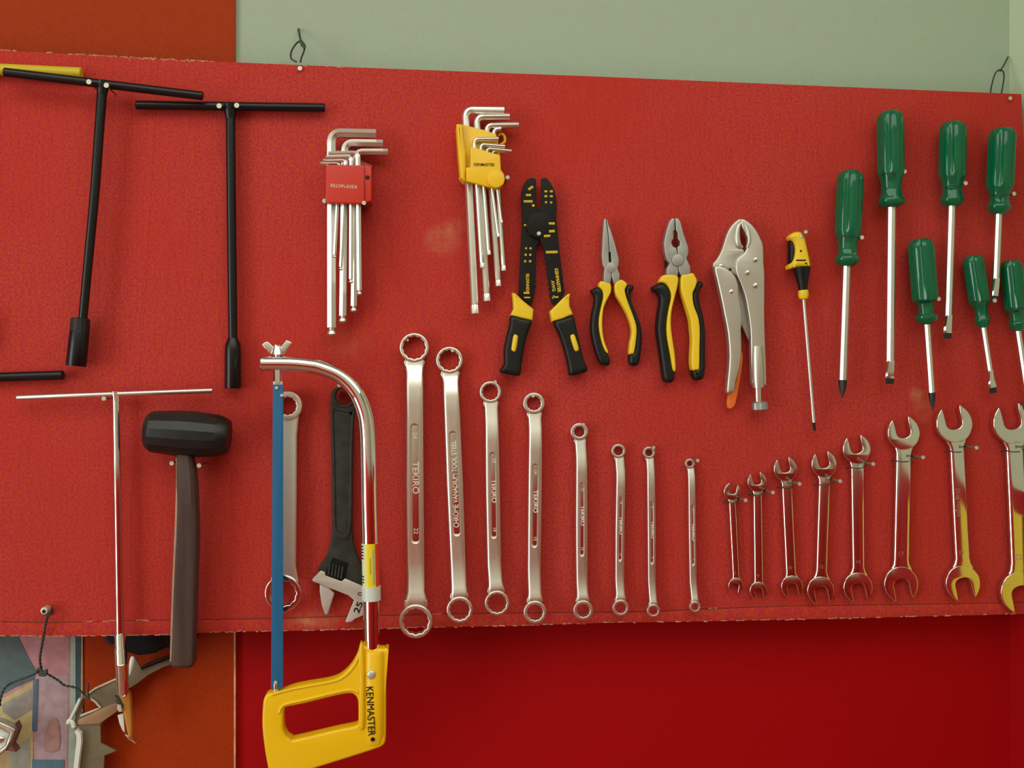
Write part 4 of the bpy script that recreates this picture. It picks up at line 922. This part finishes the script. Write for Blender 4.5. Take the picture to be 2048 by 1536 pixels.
strand2([(84, 1342, -4), (102, 1352, -6), (118, 1362, -10), (130, 1371, -12), (152, 1376, -14), (172, 1392, -16), (176, 1398, -16)])
emit('knot', px_tube([(72, 1343), (80, 1338), (86, 1346), (93, 1340), (90, 1350), (78, 1349)], 3.2, -2, n=8, smooth=3), WIRE, t)
emit('loose_end', px_tube([(176, 1366), (176, 1392), (180, 1400)], 2.2, -14, n=8, smooth=2), WIRE, t)
# grey bracket
t = Thing('metal_bracket', 'grey sheet metal bracket with triangular opening hung on wire below the board', 'bracket', 178, 1398)
outl = q((250, 690), (340, 655), (560, 545), (700, 470), (740, 330), (790, 320), (850, 440), (1000, 370), (1180, 300), (1180, 385), (1080, 420), (930, 500), (800, 600), (700, 660), (620, 880), (450, 1000), (395, 1060), (400, 1260), (480, 1300), (570, 1345), (520, 1370), (440, 1400), (430, 1560), (430, 1800), (90, 1800), (100, 1500), (120, 1150), (90, 1060), (110, 980), (160, 800), (190, 745))
tri = q((215, 775), (285, 765), (385, 860), (250, 925), (185, 935), (175, 910))
emit('plate', plate(outl, HB, HB + 3, .5, holes=[tri]), GREYS, t)
emit('folded_flange', loft([(*q((175, 760))[0], 4, HB + 5, 3), (*q((120, 880))[0], 4, HB + 5, 3), (*q((62, 1000))[0], 4, HB + 5, 3)], rnd(10)), GALV, t)
emit('folded_flange', px_tube(q((35, 1040), (50, 1005), (85, 1030), (100, 1080)), 4.6, HB + 6, n=10, smooth=3), GALV, t)
emit('folded_flange', loft([(*q((130, 1110))[0], 4, HB + 6, 3), (*q((160, 1150))[0], 6.5, HB + 6, 3), (*q((165, 1230))[0], 6.5, HB + 6, 3), (*q((135, 1480))[0], 6, HB + 6, 3), (*q((112, 1800))[0], 6, HB + 6, 3)], OCT), GALV, t)
emit('inner_edge', px_tube(q((175, 955), (350, 885), (395, 865), (340, 800), (285, 762)), 2.5, HB + 4, n=8), mat('pale cut edge', (.55, .50, .36), .5), t)
emit('upper_edge', px_tube(q((240, 735), (270, 700), (340, 650), (570, 545)), 2.3, HB + 4, n=8), MATS['pale cut edge'], t)
emit('raised_fold', plate(q((150, 1000), (420, 870), (600, 800), (610, 890), (450, 1000), (380, 1050), (120, 1060)), HB + 2.5, HB + 5, .8), mat('brown grey painted metal', (.30, .19, .10), .5, .2, var=.15, vscale=40), t)
# dark bushy thing under the board
t = Thing('brush', 'dark ragged brush sticking out below the board behind the mallet handle', 'brush', 290, 1272)
emit('brush_block', plate(q((450, 40), (1500, 20), (1450, 130), (1330, 150), (1100, 200), (1000, 260), (820, 285), (700, 250), (600, 200), (500, 130)), -22, -12.8, 2, href=-13), INK, t)
bm = bmesh.new()
for k in range(420):
    u = random.random(); ex = 470 + 960 * u; ey = 140 + 120 * math.sin(PI * min(1, u * 1.15)) * (1 if u < .8 else .6)
    a = P(*q((ex + random.uniform(-60, 60), ey - 110))[0], -18 + random.uniform(-4, 4)); b = P(*q((ex - random.uniform(0, 60), ey + random.uniform(-20, 45)))[0], -18 + random.uniform(-5, 5))
    s = .0006; v = [bm.verts.new(p) for p in (a + Vector((s, 0, 0)), a - Vector((s, 0, 0)), a + Vector((0, s, 0)), b)]
    for f in ((0, 1, 3), (1, 2, 3), (2, 0, 3), (0, 2, 1)): bm.faces.new([v[i] for i in f])
o = emit('bristles', finish(bm), mat('near black bristles', (.008, .01, .014), .6), t); o['kind'] = 'stuff'
emit('brush_edge', px_tube(q((850, 435), (900, 400), (1000, 360), (1080, 330), (1170, 290)), [2.2, 4, 4, 4.4, 3.5], -20, n=8, smooth=3), INK, t)
# hooked blade hanging in front of the bracket
t = Thing('hooked_knife', 'small hooked blade with painted orange reflection hanging below the chrome T wrench', 'knife', 248, 1390)
emit('handle', plate(catmull(q((590, 690), (640, 700), (700, 690), (725, 760), (735, 900), (745, 1080), (738, 1220), (700, 1180), (670, 1050), (640, 900), (600, 780)), 2), -10, -2, 1.5), ORANGEREFL, t)
emit('blade', plate(q((585, 950), (650, 930), (665, 1145), (640, 1120), (605, 1040)), -12, -10, .3), GALV, t)
emit('blade_hook', plate(catmull(q((660, 1150), (700, 1180), (720, 1150), (738, 1210), (800, 1280), (740, 1245), (690, 1210)), 2), -9, -4, .8), STEEL, t)
emit('clip', plate(q((580, 830), (620, 840), (635, 910), (600, 915), (578, 880)), -2, 1, .5), MATS['pale cut edge'], t)
emit('clasp', plate(q((550, 740), (600, 745), (650, 840), (640, 880), (570, 820)), -8, -1, 1), WIRE, t)
emit('ring', px_tube(q((625, 720), (645, 695), (670, 705), (665, 735), (640, 740), (625, 720)), 1.5, -1, n=8, smooth=3), STEEL, t)
t = Thing('hook', 'small pale curved hook beside the chrome T wrench below the board', 'hook', 262, 1320)
emit('hook_body', px_tube(q((735, 300), (750, 320), (740, 400), (722, 500)), [2.5, 5, 5.5, 1.5], -14, n=12, smooth=4), GALV, t)
# silver thing in the lower left corner
q = T(0, 1260, 5.566)
t = Thing('metal_clamp', 'silver square clamp head hanging on wire in the lower left corner', 'clamp', 20, 1460)
emit('frame', plate(q((-300, 950), (0, 1025), (80, 1060), (170, 1110), (130, 1230), (70, 1330), (0, 1400), (-300, 1400)), -20, -8, 1.5, holes=[q((-260, 1040), (0, 1090), (110, 1150), (60, 1290), (0, 1340), (-260, 1340))]), SILVER, t)
emit('inner_block', plate(q((-255, 1045), (0, 1095), (105, 1152), (58, 1285), (0, 1335), (-255, 1335)), -24, -14, 1), GALV, t)
emit('side_plate', plate(q((165, 1040), (200, 1120), (130, 1290), (180, 1360), (60, 1345), (100, 1260), (170, 1130)), -22, -10, .8), mat('rusty brown metal', (.16, .07, .05), .6, .2), t)
emit('bolt', ball(*q((10, 1220))[0], -10, 8, .5), STEEL, t)
